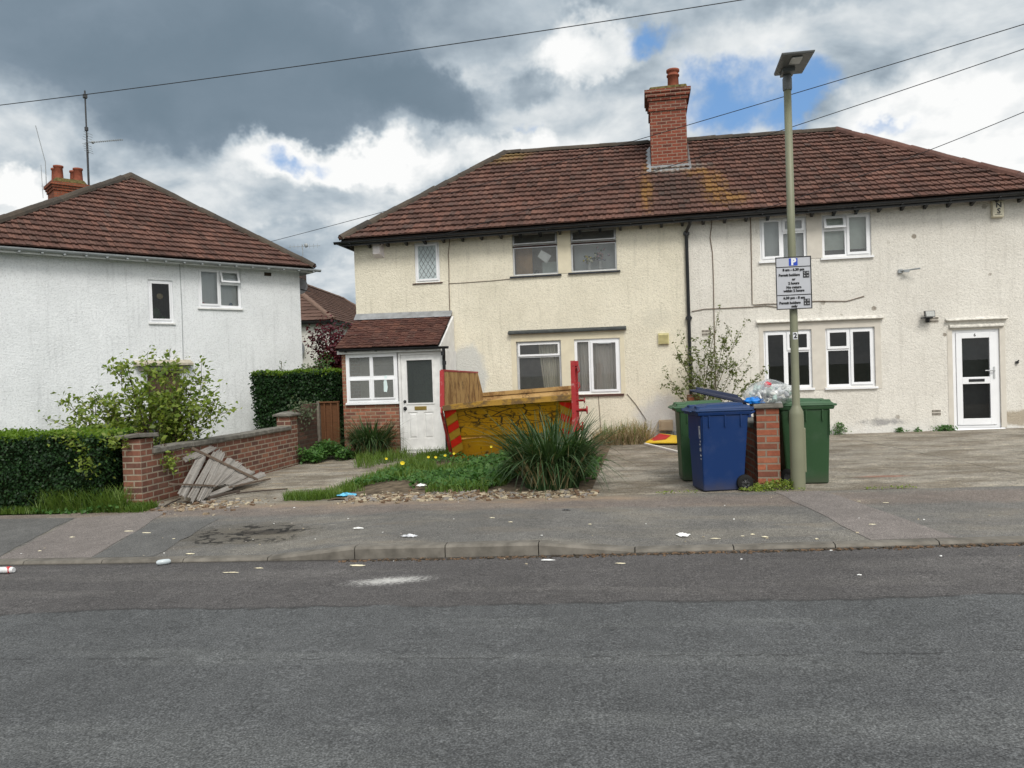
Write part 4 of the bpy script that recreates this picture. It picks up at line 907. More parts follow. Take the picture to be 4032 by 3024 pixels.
for sg in (1, -1):
    for k in range(4): q_ = p0 + dU * (.02 * k) + Vector((0, 0, sg * (.08 + .08 * k))); bb.tube([q_ - dW * .22, q_ + dW * .22], .007, 4)
    bb.tube([p0, p0 + Vector((.05, 0, sg * .36))], .008, 4)
bb.blob(tuple(p0 + dU * .22), .06, .06, .05, .1, 8, 6); bb.build('aerial', M['greyplastic'], ar, local=True)
bb = MB(); q0 = Vector((cx - .56, cy + .3, zz(8.3))); bb.tube([q0, q0 + Vector((0, 0, .9)), q0 + Vector((-.22, .1, 2.1))], .012, 5); bb.tube([q0 + Vector((-.1, .05, -.3)), q0 + Vector((-.12, .06, .8))], .01, 4); bb.tube([q0 + Vector((.0, .05, .1)), q0 + Vector((-.14, .06, .1))], .008, 4); bb.build('aerial', M['greyplastic'], wh, local=True)
# dish on its far right corner
bb = MB(); bb.lathe((.10, .35, zz(4.22)), [(0, .06), (.12, .045), (.22, .0), (.215, -.004), (.11, .04), (0, .053)], 22, axis='y'); sd = bb.build('satellite_dish', plain('dish_grey', (.42, .41, .43), .5), wh, local=True)
sd.data.transform(Matrix.Translation((.16, .3, zz(4.22))) @ Matrix.Rotation(R(-50), 4, 'Z') @ Matrix.Translation((-.10, -.35, -zz(4.22))))
bb = MB(); bb.tube([(0, .35, zz(4.1)), (.18, .38, zz(4.15)), (.3, .0, zz(4.05))], .014, 6); bb.build('dish_arm', M['darkgrey'], sd, local=True)

# ================================================================== far house seen through the gap
fh = thing('far_house', 'distant house with a plain brown hipped roof in the gap behind the red-leaved tree', 'house', (-14.72, 35.22, -.5), R(7.3))
b = MB(); q = .5; wall_sheet(b, -7.2, -.3, -.3, 5.0 + q - .3, .3, []); b.face([(-.3, .3, -.3), (-.3, 17, -.3), (-.3, 17, 5), (-.3, .3, 5)]); b.face([(-7.2, .3, -.3), (-7.2, .3, 5), (-7.2, 17, 5), (-7.2, 17, -.3)]); b.face([(-7.2, 17, -.3), (-7.2, 17, 5), (-.3, 17, 5), (-.3, 17, -.3)])
b.build('wall', plain('far_white_render', (.55, .54, .50), .9, .1, .12, 2), fh, local=True, fixn=False)
e = 4.5 + q; rz = e + 2.65; a = 3.6; pt = math.atan2(2.65, a); Lf = math.hypot(2.65, a)
c0, c1, c2, c3 = Vector((-7.5, 0, e)), Vector((0, 0, e)), Vector((0, 20, e)), Vector((-7.5, 20, e)); a0, a1 = Vector((-3.75, 3.75, rz)), Vector((-3.75, 16.3, rz)); pt = math.atan2(2.65, 3.75); Lf = math.hypot(2.65, 3.75)
r = MB(); tile_slope(r, c0, (1, 0, 0), (0, -math.sin(pt), math.cos(pt)), 7.5, Lf, [(c0, Vector((-1, 1, 0))), (c1, Vector((1, 1, 0)))], tw=.3, g=.32, th=.04, seed=21)
tile_slope(r, c1, (0, 1, 0), (math.sin(pt), 0, math.cos(pt)), 20, Lf, [(c1, Vector((-1, -1, 0))), (c2, Vector((-1, 1, 0)))], tw=.3, g=.32, th=.04, seed=22)
for f in ((c0, c1, a0), (c1, c2, a1, a0), (c2, c3, a1), (c3, c0, a0, a1)): r.face([p + dz for p in f], 1)
rf = r.build('roof', [M['tile_far'], M['deck']], fh, local=True, fixn=False)
r = MB(); ridge_line(r, c1 + up, a0 + up, r=.14, seed=23); ridge_line(r, a0 + up, a1 + up, r=.14, seed=24); ridge_line(r, c2 + up, a1 + up, r=.14); r.build('ridge_tiles', plain('far_hip_tiles', (.17, .115, .09), .9, .1, .2), rf, local=True)
r = MB(); gutter(r, (-7.5, -.06, e - .05), (.1, -.06, e - .05), .08); gutter(r, (.06, 0, e - .05), (.06, 20, e - .05), .08); r.box(-7.5, 0, .0, .3, e - .18, e - .06); r.box(-.3, 0, .3, 19.9, e - .18, e - .06); r.tube([(-.1, -.04, e - .1), (-.2, .2, e - .5), (-.2, .24, 0)], .05, 8); r.build('gutter', M['black'], fh, local=True)
b = MB(); b.box(-4.2, -3.2, 5.5, 6.4, rz - .6, rz + 1.15); b.box(-4.3, -3.1, 5.4, 6.5, rz + .95, rz + 1.1); b.build('chimney', plain('dark_far_brick', (.08, .055, .045), .9), fh, local=True)
b = MB(); b.lathe((-1.9, .05, e - 1.35), [(0, .12), (.25, .09), (.45, 0), (.44, -.01), (.24, .08), (0, .11)], 24, axis='y'); o = b.build('satellite_dish', plain('far_dish', (.16, .17, .18), .5), fh, local=True)
b = MB(); p0 = Vector((-3.0, 5.6, rz + 1.9)); b.tube([(-3.1, 5.6, rz + .8), (-3.1, 5.6, rz + 2.0)], .02, 5); b.tube([p0 - Vector((.9, 0, 0)), p0 + Vector((.9, 0, 0))], .015, 4)
for i in range(8): b.tube([p0 + Vector((-.8 + i*.22, 0, -.13)), p0 + Vector((-.8 + i*.22, 0, .13))], .01, 4)
b.blob(tuple(p0 + Vector((.1, 0, .05))), .12, .08, .12, .1, 7, 5); b.build('aerial', M['greyplastic'], fh, local=True)

# ================================================================== garden walls, fence, posts
gw = thing('garden_wall', 'long low brick garden wall with concrete coping, pillar at each end, broken fence boards leaning on it', 'brick wall', (-7.05, 9.65, 0))
b = MB(); b.box(-7.16, -6.935, 9.935, 14.25, -.3, .70); b.build('brick_panel', M['brick_wall'], gw)
b = MB(); n = 9
for i in range(n):
    y0, y1 = 9.90 + (14.25 - 9.90) * i / n, 9.90 + (14.25 - 9.90) * (i + 1) / n - .006; q = rnd.uniform(-.006, .006); x = rnd.uniform(-.01, .01)
    b.box(-7.20 + x, -6.895 + x, y0, y1, .702 + q, .775 + q)
b.build('coping', M['stone'], gw, bevel=.012)
for y0, y1, zt, lb in ((9.65, 9.935, .93, 'front pillar with a broken cap slab'), (14.25, 14.56, .96, 'rear pillar')):
    b = MB(); b.box(-7.215, -6.932, y0, y1, -.3, zt); p = b.build('pillar', M['brick_wall'], gw); p['label'] = lb
    b = MB()
    if y0 < 10:
        b.hexa([(-7.30, 9.57, .935), (-7.05, 9.59, .945), (-6.86, 9.60, .955), (-6.90, 10.0, .935)][:1] + [(-6.88, 9.60, .962), (-6.85, 9.97, .94), (-7.28, 9.98, .935)], [(-7.31, 9.60, .985), (-6.90, 9.58, 1.02), (-6.86, 9.96, 1.0), (-7.26, 9.97, .99)])
    else: b.box(-7.28, -6.87, y0 - .06, y1 + .06, zt + .002, zt + .04); b.hexa([(-7.28, y0-.06, zt+.04), (-6.87, y0-.06, zt+.04), (-6.87, y1+.06, zt+.04), (-7.28, y1+.06, zt+.04)], [(-7.13, y0+.1, zt+.09), (-7.02, y0+.1, zt+.09), (-7.02, y1-.1, zt+.09), (-7.13, y1-.1, zt+.09)])
    b.build('pillar_cap', M['stone'], p, bevel=.01)
b = MB(); b.box(-7.14, -6.95, 14.565, 16.4, -.3, 1.06); b.box(-7.14, -6.95, 15.2, 16.4, 1.06, 1.15); b.build('rear_wall', bricks('shaded_dark_brick', [(.10, .055, .04), (.075, .045, .035), (.13, .07, .05)], (.10, .08, .06), .245, .0865, .012, .6), gw)['label'] = 'taller rear length, its shade put into the brick colour'  # brick standing in shade: the darkness is painted into its colours

wood = NT('fence_timber', .9, .15); u_ = wood.noise(7, 5, .7, wood.mapping(wood.co(), (1, 1, 9)))
wood.color(wood.mix(u_, (.17, .080, .038), (.08, .036, .02))); wood.bump(u_, .4, .004); M['timber'] = wood.mat
M['timber_grey'] = plain('grey_post', (.17, .15, .125), .9, .1, .35, 12, bump=.5)
fp = thing('fence_panel', 'narrow orange-brown timber fence panel filling the gap beside the porch', 'fence', (-6.7, 15.6, 0))
b = MB()
for i in range(8): b.prism([(15.60 + .004, .02 + i*.143), (15.595, .16 + i*.143), (15.612, .16 + i*.143), (15.622, .02 + i*.143)], 'x', -6.88, -6.46)
b.build('boards', M['timber'], fp)
for x in (-6.79, -6.64, -6.485): b = MB(); b.box(x, x + .03, 15.56, 15.597, .02, 1.16); b.build('batten', M['timber'], fp)
b = MB(); b.box(-6.88, -6.45, 15.545, 15.63, 1.163, 1.19); b.build('top_rail', M['timber'], fp)
b = MB(); b.box(-6.945, -6.89, 15.55, 15.63, -.1, 1.20); b.build('post', M['timber_grey'], fp)
b = MB(); b.box(-6.60, -6.53, 16.2, 16.27, -.2, 1.84); b.prism([(-6.60, 1.84), (-6.53, 1.84), (-6.53, 1.86)], 'y', 16.2, 16.27)
tag(b.build('timber_post', M['timber_grey'], None, bevel=.004), 'tall bare grey timber post against the left side of the porch', 'post')

rw_ = thing('boundary_wall', 'low brick wall between the bins with an orange brick pier at the pavement', 'brick wall', (1.5, 10.0, .1), R(4.2))
b = MB(); b.box(-.10, .10, .23, 6.35, -.2, .76); b.build('brick_panel', M['brick_pier'], rw_, local=True)
b = MB()
for i in range(9): q = rnd.uniform(-.008, .008); b.box(-.14 + q, .14 + q, .24 + i * .68, .24 + (i + 1) * .68 - .008, .762, .835)
b.build('coping', M['stone'], rw_, local=True, bevel=.012)
b = MB(); b.box(-.135, .135, -.05, .225, -.2, 1.035); p = b.build('pier', M['brick_pier'], rw_, local=True); p['label'] = 'orange brick pier by the lamp post'; p.rotation_euler.z = R(-4.2)
b = MB(); b.hexa([(-.18, -.09, 1.038), (.185, -.09, 1.038), (.18, .265, 1.038), (-.18, .265, 1.038)], [(-.17, -.09, 1.09), (.18, -.08, 1.10), (.17, .26, 1.095), (-.175, .26, 1.10)]); b.build('pier_cap', M['stone'], p, local=True, bevel=.014)
b = MB(); b.box(-.14, .14, 6.36, 6.64, -.2, .985); p = b.build('pier', M['brick_pier'], rw_, local=True); p['label'] = 'far pier by the house wall'

# ---------------------------------------------------------------- broken fence boards
M['oldboard'] = None
t = NT('weathered_board', .92, .12); s1 = t.noise(5, 5, .7, t.mapping(t.co(), (7, 2.5, 7), rot=(0, 0, R(10)))); s2 = t.noise(30, 3)
c_ = t.mix(s1, (.38, .36, .335), (.18, .165, .148)); c_ = t.mix(t.rand(), c_, t.mix(1, c_, (.72, .70, .68), 'MULTIPLY')); t.color(c_); t.bump(t.math('ADD', s1, s2), .6, .005); M['oldboard'] = t.mat
bf = thing('broken_fence_panel', 'heap of grey weathered fence boards with nailed battens slumped against the brick wall', 'broken fence', (-6.4, 10.5, 0))
pn = Vector((.62, 0, .77)).normalized()
BD = [[[-6.35,9.57,.18],[-6.23,9.56,.08],[-6.76,10.97,.51],[-6.81,10.83,.56]],[[-6.26,9.63,.1],[-6.18,9.68,.04],[-6.86,11.56,.59],[-6.83,11.28,.56]],[[-6.17,9.7,.04],[-6.14,9.78,.01],[-6.76,11.52,.51],[-6.82,11.45,.56]],
[[-6.15,9.8,.02],[-6.19,10.07,.05],[-6.6,11.33,.38],[-6.66,11.22,.43]],[[-6.3,10.11,.14],[-6.28,10.38,.12],[-6.61,11.57,.39],[-6.68,11.45,.45]],[[-6.27,10.31,.12],[-6.3,10.56,.14],[-6.53,11.63,.33],[-6.59,11.51,.37]],
[[-6.29,10.45,.13],[-6.29,10.73,.13],[-6.43,11.6,.25],[-6.53,11.56,.32]],[[-6.3,10.64,.14],[-6.24,10.73,.09],[-6.34,11.66,.17],[-6.43,11.64,.24]],[[-6.23,10.68,.09],[-6.2,10.74,.06],[-6.24,11.87,.09],[-6.33,11.9,.16]],
[[-6.22,10.11,.08],[-6.18,10.1,.04],[-6.2,10.74,.06],[-6.26,10.72,.11]],[[-6.85,10.43,.55],[-6.77,10.43,.49],[-6.86,11.28,.58],[-6.92,11.34,.64]],[[-6.78,10.6,.50],[-6.76,10.72,.49],[-6.86,11.42,.59],[-6.91,11.33,.62]]]
def jag_board(q, lift, seed):
    """a thin board between 4 corners with a splintered end"""
    k = random.Random(seed); a, b_, c, d = [Vector(p) for p in q]; mb = MB(); nn = pn * .011; up_ = pn * lift
    n = 6; tops = []
    for i in range(n + 1):
        t_ = i / n; lo = a.lerp(b_, t_); hi = d.lerp(c, t_); ax = (hi - lo)
        warp = pn * (.014 * math.sin(t_ * 3.1) + .008 * math.sin(k.random() * 6))
        tops.append((lo + ax * k.uniform(-.02, .03) + up_ + warp, lo + ax * .5 + up_ + warp * .4, hi + ax * k.uniform(-.05, .03) + up_ + warp))
    for i in range(n):
        for j in range(2):
            A, B, C_, D = tops[i][j], tops[i+1][j], tops[i+1][j+1], tops[i][j+1]
            mb.face([A + nn, B + nn, C_ + nn, D + nn]); mb.face([A, D, C_, B])
        mb.face([tops[i][0], tops[i+1][0], tops[i+1][0] + nn, tops[i][0] + nn]); mb.face([tops[i][2], tops[i][2] + nn, tops[i+1][2] + nn, tops[i+1][2]])
    for i in (0, n):
        for j in range(2): mb.face([tops[i][j], tops[i][j+1], tops[i][j+1] + nn, tops[i][j] + nn])
    return mb
for i, q in enumerate(BD):
    w_ = .92 if i < 9 else .95; a, b_, c, d = [Vector(p) for p in q]; m1, m2 = (a + b_) / 2, (c + d) / 2
    q2 = [m1 + (a - m1) * w_, m1 + (b_ - m1) * w_, m2 + (c - m2) * w_ * 1.15, m2 + (d - m2) * w_ * 1.15]
    q2 = [Vector((p.x, p.y, max(p.z, .012))) for p in q2]
    jag_board(q2, .006 * (i % 3) + (.02 if i > 9 else 0), i).build('board', M['oldboard'], bf)
M['batten_b'] = plain('brown_batten', (.15, .115, .09), .9, .1, .3, 10)
for a, c, th in (((-6.93, 10.83, .65), (-6.2, 11.46, .06), .022), ((-6.47, 9.56, .28), (-6.28, 10.35, .13), .018), ((-6.24, 10.66, .06), (-6.14, 11.75, .03), .018)):
    a, c = Vector(a) + pn * .05, Vector(c) + pn * .05; b = MB(); b.tube([a, c], th, 4, sm=False); b.build('batten', M['batten_b'], bf)
for i, (a, c, lb) in enumerate((((-6.0, 10.5, .035), (-5.35, 10.83, .045), 'thin dark stick lying on the drive beside the broken fence boards'), ((-6.50, 9.50, .02), (-6.62, 10.05, .03), 'short dark stick between the broken boards and the brick pillar'), ((-6.15, 10.0, .04), (-6.02, 10.62, .05), 'thick broken rail end lying under the right edge of the boards'))):
    b = MB(); b.tube([a, ((a[0]+c[0])/2, (a[1]+c[1])/2, a[2]+.01), c], .022 if i == 2 else .012, 5, sm=False); tag(b.build('timber_stick', plain('dark_stick', (.06, .045, .035), .9), None), lb, 'stick', 'sticks around the broken fence')

# ================================================================== skip
t = NT('skip_yellow_paint', .5, .4); w = t.co()
sc = t.noise(3.0, 6, .72, t.mapping(w, (2.2, 1, 1.0), rot=(0, R(25), 0)), dist=.8); sc2 = t.voro(2.6, t.mapping(w, (.9, 1, 2.8), rot=(0, R(-20), 0)), 'DISTANCE_TO_EDGE')
scr = t.math('MAXIMUM', t.step(sc, .60, .625), t.math('MULTIPLY', t.step(sc2, .03, .012), t.step(t.noise(2.2, 2), .46, .56)))
c_ = t.mix(t.ramp(t.noise(2.5, 5, .6), [(.3, 0), (.75, 1)]), (.62, .315, .010), (.47, .22, .012)); zone = t.step(t.dist(t.world(), (-2.35, 13.2, .95), (1/1.0, 0, 1/.30)), 1.25, .65)
blot = t.noise(5.5, 6, .75, t.mapping(w, (1.0, 1, 1.6), rot=(0, R(18), 0)), dist=1.2); lin = t.voro(3.4, t.mapping(w, (.7, 1, 2.4), rot=(0, R(-24), 0), loc=(.3, 0, .2)), 'DISTANCE_TO_EDGE')
hit = t.math('MULTIPLY', zone, t.math('MAXIMUM', t.step(blot, .56, .585), t.step(lin, .045, .025)))
dark_line = t.step(t.math('ABSOLUTE', t.math('ADD', t.math('SUBTRACT', t.sep(t.world())[2], .60), t.math('MULTIPLY', t.noise(2, 3), .06))), .022, .008)  # dark uneven line near the panel fold, in colour only
scr = t.math('MAXIMUM', t.math('MAXIMUM', scr, hit), t.math('MULTIPLY', dark_line, .6))
c_ = t.mix(t.math('MULTIPLY', scr, .9), c_, (.030, .022, .014)); t.color(c_); t.bump(t.noise(2.2, 3), .35, .03); M['skip_y'] = t.mat
t = NT('skip_rust_inside', .85, .2); n1 = t.noise(2.6, 6, .72, t.mapping(t.co(), (1, 1.7, .75))); c_ = t.mix(t.step(n1, .44, .62), (.42, .27, .11), (.21, .115, .045)); c_ = t.mix(t.math('MULTIPLY', t.step(t.noise(4.5, 6, .78, t.mapping(t.co(), (1, 2.0, .7))), .55, .64), .8), c_, (.07, .042, .024)); t.color(c_); t.bump(n1, .3, .01); M['skip_in'] = t.mat
t = NT('skip_red_paint', .5, .4); c_ = t.mix(t.step(t.noise(7, 5, .7), .55, .66), (.33, .022, .025), (.40, .16, .15)); t.color(t.mix(t.step(t.noise(5, 5, .7), .62, .68), c_, (.06, .02, .015))); M['skip_red'] = t.mat
t = NT('skip_rim', .8, .25); t.color(t.mix(t.step(t.noise(6, 5, .7, t.mapping(t.co(), (.6, 1, 1))), .42, .6), (.35, .20, .035), (.13, .08, .035))); M['skip_rim'] = t.mat
M['refl_red'] = plain('reflective_red', (.75, .025, .012), .35, .5, .06); M['refl_yel'] = plain('reflective_yellow', (.50, .29, .03), .4, .5, .1)
sk = thing('skip', 'scratched yellow builders skip with red ends and tall rusty side plate in the front garden', 'skip', (-2.35, 14.8, .05))
XL, XR = -3.49, -1.19
def tz(x): return .043 * (x + 3.49)              # it stands a little tilted on the sloping ground
def shear(b): b.v = [(x - (y - 13) * .066, y, z_) for x, y, z_ in b.v]
def side(x0, x1, ear, name, mat):
    b = MB(); z = tz(x0)
    prof = [(13.74, .02), (15.75, .02), (16.42, 1.23), (15.96, 1.69), (13.14, 1.74), (13.06, 1.14)]
    prof = [(y, zz_ + z) for y, zz_ in (prof if ear else [(13.74, .02), (15.75, .02), (16.42, 1.23), (13.62, 1.2), (13.55, 1.72), (13.02, 1.74), (13.06, 1.14)])]
    b.prism(prof, 'x', x0, x1)
    if not ear: shear(b)
    return b.build(name, mat, sk)
side(XL, XL + .02, 1, 'side_plate', M['skip_in']); side(XR - .02, XR, 0, 'side_plate', M['skip_red'])
b = MB(); zl = tz(XL)
b.prism([(y, zz_ + zl) for y, zz_ in ((13.05, 1.12), (13.12, 1.76), (13.17, 1.76), (13.11, 1.12))], 'x', XL - .05, XL + .025); b.prism([(y, zz_ + zl) for y, zz_ in ((13.12, 1.742), (13.12, 1.775), (15.98, 1.72), (15.98, 1.69))], 'x', XL - .03, XL + .025)
b.prism([(y, zz_ + zl) for y, zz_ in ((13.0, 1.02), (13.02, 1.12), (13.76, .02), (13.70, .0))], 'x', XL - .03, XL + .001); b.build('edge_strip', M['skip_red'], sk)
NX = 14; pan = MB(); rim = MB()
def xz(k): x = XL + .02 + (XR - XL - .04) * k / NX; return x, tz(x) + (-.035 * (1 - min(1, (x - XL) / .8)) ** 1.5)
for k in range(NX):
    (xa, za), (xb, zb) = xz(k), xz(k + 1)
    for (y0, z0), (y1, z1) in (((13.74, .02), (13.42, .52)), ((13.42, .52), (13.40, .53)), ((13.40, .53), (13.06, 1.12))):
        pan.face([(xa, y0, z0 + tz(xa)), (xb, y0, z0 + tz(xb)), (xb, y1, z1 + zb), (xa, y1, z1 + za)])
    rim.hexa([(xa, 12.97, 1.085+za), (xb, 12.97, 1.085+zb), (xb, 13.10, 1.085+zb), (xa, 13.10, 1.085+za)], [(xa, 12.97, 1.175+za), (xb, 12.97, 1.175+zb), (xb, 13.10, 1.18+zb), (xa, 13.10, 1.18+za)])
pan.build('front_panel', M['skip_y'], sk); rim.build('rim', M['skip_rim'], sk)
b = MB(); b.face([(XL+.02, 15.75, .02), (XR-.22, 15.75, .1), (XR-.26, 16.42, 1.33), (XL+.02, 16.42, 1.23)]); b.face([(XL+.02, 13.74, .03), (XR-.02, 13.74, .12), (XR-.22, 15.75, .12), (XL+.02, 15.75, .03)]); b.hexa([(XL+.02, 16.36, 1.18), (XR-.26, 16.36, 1.28), (XR-.26, 16.48, 1.28), (XL+.02, 16.48, 1.18)], [(XL+.02, 16.36, 1.26), (XR-.26, 16.36, 1.36), (XR-.26, 16.48, 1.36), (XL+.02, 16.48, 1.26)]); b.build('back_panel', M['skip_in'], sk)
# chevrons on the near corners
for sx, xs_ in ((1, XL + .03), (-1, XR - .03)):
    def on(z, dx): x = xs_ + sx * dx; return (x, 13.06 + (1.12 - z) * .618 - .045, z + tz(x) - .01)
    for z0, kind in ((.98, 'r'), (.85, 'y'), (.70, 'r'), (.57, 'y'), (.42, 'r'), (.29, 'y')):
        b = MB(); wd_ = .21; b.face([on(z0 - .07, .0), on(z0 + .04, wd_), on(min(1.075, z0 + .18), wd_), on(z0 + .07, .0)]); b.build('chevron', M['refl_red'] if kind == 'r' else M['refl_yel'], sk, fixn=False)
# lifting plate, flange and lugs on the right
b = MB(); z = tz(XR); b.box(XR - .03, XR + .045, 12.96, 13.02, .55 + z, 1.75 + z); b.box(XR, XR + .10, 13.02, 13.6, 1.66 + z, 1.745 + z); b.box(XR, XR + .08, 13.52, 13.6, .5 + z, 1.66 + z); b.box(XR + .045, XR + .085, 12.97, 13.06, .93 + z, .99 + z); b.box(XR, XR + .07, 13.02, 13.52, .5 + z, .58 + z); shear(b); b.build('lifting_frame', M['skip_red'], sk)
for y, zz_, ln, rr in ((13.2, .90, .20, .04), (13.35, 1.06, .15, .026), (13.15, .60, .12, .06)):
    b = MB(); b.lathe((XR, y, zz_ + z), [(rr * .7, 0), (rr * .7, ln), (rr * 1.7, ln), (rr * 1.7, ln + .02), (0, ln + .02)], 12, axis='x'); b.build('lifting_lug', M['skip_red'], sk)
b = MB()
for zz_ in (1.35, 1.62): b.tube([(XR + .05, 13.0, zz_ + z), (XR + .105, 13.0, zz_ + .03 + z), (XR + .115, 13.0, zz_ - .05 + z), (XR + .08, 13.0, zz_ - .08 + z)], .012, 6)
b.build('hook', M['skip_red'], sk)

# ================================================================== wheelie bins
def binmat(name, c):
    t = NT(name, .5, .28); d_ = t.noise(3.5, 6, .7); sc_ = t.noise(18, 4, .75, t.mapping(t.co(), (1, 1, 5)))
    cc = t.mix(t.math('MULTIPLY', t.step(d_, .48, .70), .22), c, tuple(.05 + .8 * x for x in c)); cc = t.mix(t.math('MULTIPLY', t.step(sc_, .66, .72), .25), cc, tuple(.12 + .7 * x for x in c))
    z = t.sep(t.co())[2]; cc = t.mix(t.math('MULTIPLY', t.step(t.math('ADD', z, t.math('MULTIPLY', d_, .25)), .32, .10), .5), cc, (.07, .06, .05)); t.color(cc); t.bump(d_, .15, .01); return t.mat
M['bin_green'] = binmat('green_bin_plastic', (.024, .066, .026)); M['bin_lid_green'] = binmat('green_lid_plastic', (.040, .098, .046)); M['bin_blue'] = binmat('blue_bin_plastic', (.003, .025, .108)); M['bin_lid_blue'] = binmat('blue_lid_plastic', (.009, .034, .11)); M['bin_navy'] = binmat('navy_lid_plastic', (.008, .014, .042)); M['bin_grey'] = binmat('grey_bin_plastic', (.05, .055, .06))
M['rubber'] = plain('tyre_rubber', (.014, .014, .014), .85, .2); M['hub'] = plain('hub_plastic', (.03, .03, .032), .5, .4)
M['label_white'] = plain('white_print', (.50, .51, .54), .6)
def wheelie_bin(label, body_m, lid_m, loc, rz, lid=0.0, group='wheelie bins by the pavement', text=False):
    """front of the bin faces local -X; side profile along X"""
    o = thing('wheelie_bin', label, 'wheelie bin', loc, rz, group); b = MB()
    prof = [(0, .24, .215, -.02), (.02, .255, .23, -.02), (.16, .262, .235, -.015), (.93, .30, .275, .0), (.95, .30, .275, 0)]
    for (z0, hx0, hy0, s0), (z1, hx1, hy1, s1) in zip(prof[:-1], prof[1:]):
        b.hexa([(-hx0 + s0, -hy0, z0), (hx0 + s0, -hy0, z0), (hx0 + s0, hy0, z0), (-hx0 + s0, hy0, z0)], [(-hx1 + s1, -hy1, z1), (hx1 + s1, -hy1, z1), (hx1 + s1, hy1, z1), (-hx1 + s1, hy1, z1)])
    bd = b.build('body', body_m, o, local=True, bevel=.022)
    b = MB(); b.hexa([(-.335, -.29, .945), (.315, -.29, .945), (.315, .29, .945), (-.335, .29, .945)], [(-.35, -.30, .985), (.33, -.30, .985), (.33, .30, .985), (-.35, .30, .985)])
    for y in (-.291, .283):
        for x in (-.2, .0, .2): b.box(x - .01, x + .01, y, y + .012, .80, .945)
        b.box(-.285, -.272, y - .003, y + .015, .62, .945)
    b.box(.30, .345, -.25, .25, .90, .94); b.build('rim', body_m, o, local=True, bevel=.008)
    b = MB(); b.tube([(.30, -.20, .93), (.395, -.20, .965), (.405, -.19, .97), (.405, .19, .97), (.395, .20, .965), (.30, .20, .93)], .016, 8); b.build('handle', body_m, o, local=True)
    b = MB()
    b.hexa([(-.375, -.305, .988), (.345, -.305, .988), (.345, .305, .988), (-.375, .305, .988)], [(-.375, -.305, 1.015), (.345, -.305, 1.015), (.345, .305, 1.015), (-.375, .305, 1.015)])
    b.hexa([(-.345, -.285, 1.015), (.33, -.285, 1.015), (.33, .285, 1.015), (-.345, .285, 1.015)], [(-.31, -.26, 1.045), (.33, -.26, 1.055), (.33, .26, 1.055), (-.31, .26, 1.045)])
    b.hexa([(-.25, -.2, 1.045), (.28, -.2, 1.055), (.28, .2, 1.055), (-.25, .2, 1.045)], [(-.18, -.15, 1.07), (.27, -.15, 1.085), (.27, .15, 1.085), (-.18, .15, 1.07)])
    b.box(-.41, -.37, -.17, .17, .985, 1.005)
    for y in (-.17, .17): b.box(.31, .405, y - .03, y + .03, .99, 1.03)
    for y in (-.15, .15): b.box(-.33, -.2, y - .045, y + .045, 1.03, 1.062)
    if lid:
        Mx = Matrix.Translation((.38, 0, .99)) @ Matrix.Rotation(lid, 4, 'Y') @ Matrix.Translation((-.38, 0, -.99)); b.v = [tuple(Mx @ Vector(v)) for v in b.v]
    b.build('lid', lid_m, o, local=True, bevel=.012)
    for y in (-.262, .262):
        b = MB(); b.lathe((.235, y, .10), [(.055, -.028), (.095, -.028), (.10, -.02), (.10, .02), (.095, .028), (.055, .028)], 22, axis='y'); wl = b.build('wheel', M['rubber'], o, local=True)
        b = MB(); b.lathe((.235, y, .10), [(0, -.030), (.018, -.032), (.022, -.022), (.052, -.02), (.056, -.029), (.056, .029), (.052, .02), (0, .03)], 16, axis='y')
        for k in range(6): a = k * math.pi / 3; b.tube([(.235 + .02 * math.cos(a), y - .026, .10 + .02 * math.sin(a)), (.235 + .05 * math.cos(a), y - .026, .10 + .05 * math.sin(a))], .006, 5)
        b.build('hub', M['hub'], wl, local=True)
    b = MB(); b.tube([(.235, -.23, .10), (.235, .23, .10)], .012, 8); b.build('axle', M['hub'], o, local=True)
    if text:
        b = MB()
        def fx(z): return -(.262 + (z - .16) / .77 * .038) + (-.015 + (z - .16) / .77 * .015) - .003
        def quad(y0, y1, z0, z1): b.face([(fx(z0), y0, z0), (fx(z0), y1, z0), (fx(z1), y1, z1), (fx(z1), y0, z1)])
        ring2 = ((-.22, -.165, .80, .812), (-.22, -.165, .66, .672), (-.22, -.205, .672, .80), (-.18, -.165, .672, .80), (-.20, -.185, .71, .77), (-.22, -.19, .615, .635), (-.205, -.165, .575, .595), (-.22, -.20, .50, .55), (-.19, -.165, .50, .54), (-.22, -.17, .44, .46), (-.215, -.18, .40, .415))
        for q in ring2: quad(*q)
        b.build('print', M['label_white'], o, local=True, fixn=False)
    return o
wheelie_bin('royal blue wheelie bin nearest the pavement with white print down its edge', M['bin_blue'], M['bin_lid_blue'], (.895, 10.0, yard_z(.9)), R(14), text=True)
wheelie_bin('green wheelie bin standing behind the blue one, left of the brick pier', M['bin_green'], M['bin_lid_green'], (.735, 10.9, yard_z(.7)), R(4))
wheelie_bin('dark green wheelie bin on the right of the brick pier behind the lamp post', M['bin_green'], M['bin_lid_green'], (1.97, 10.4, yard_z(2)), R(183))
wheelie_bin('bin at the back with its navy lid propped half open', M['bin_navy'], M['bin_navy'], (1.04, 11.62, yard_z(1.1)), R(-4), lid=R(15))
for x, y, m1, m2, lb in ((-9.95, 12.6, M['bin_blue'], M['bin_lid_blue'], 'wheelie bin with a blue lid just showing over the left hedge'), (-8.95, 12.75, M['bin_grey'], M['bin_grey'], 'dark wheelie bin half hidden behind the leafy rose bush')):
    wheelie_bin(lb, m1, m2, (x, y, -.13 if x < -9.5 else -.06), R(14), group='bins in the white house garden')
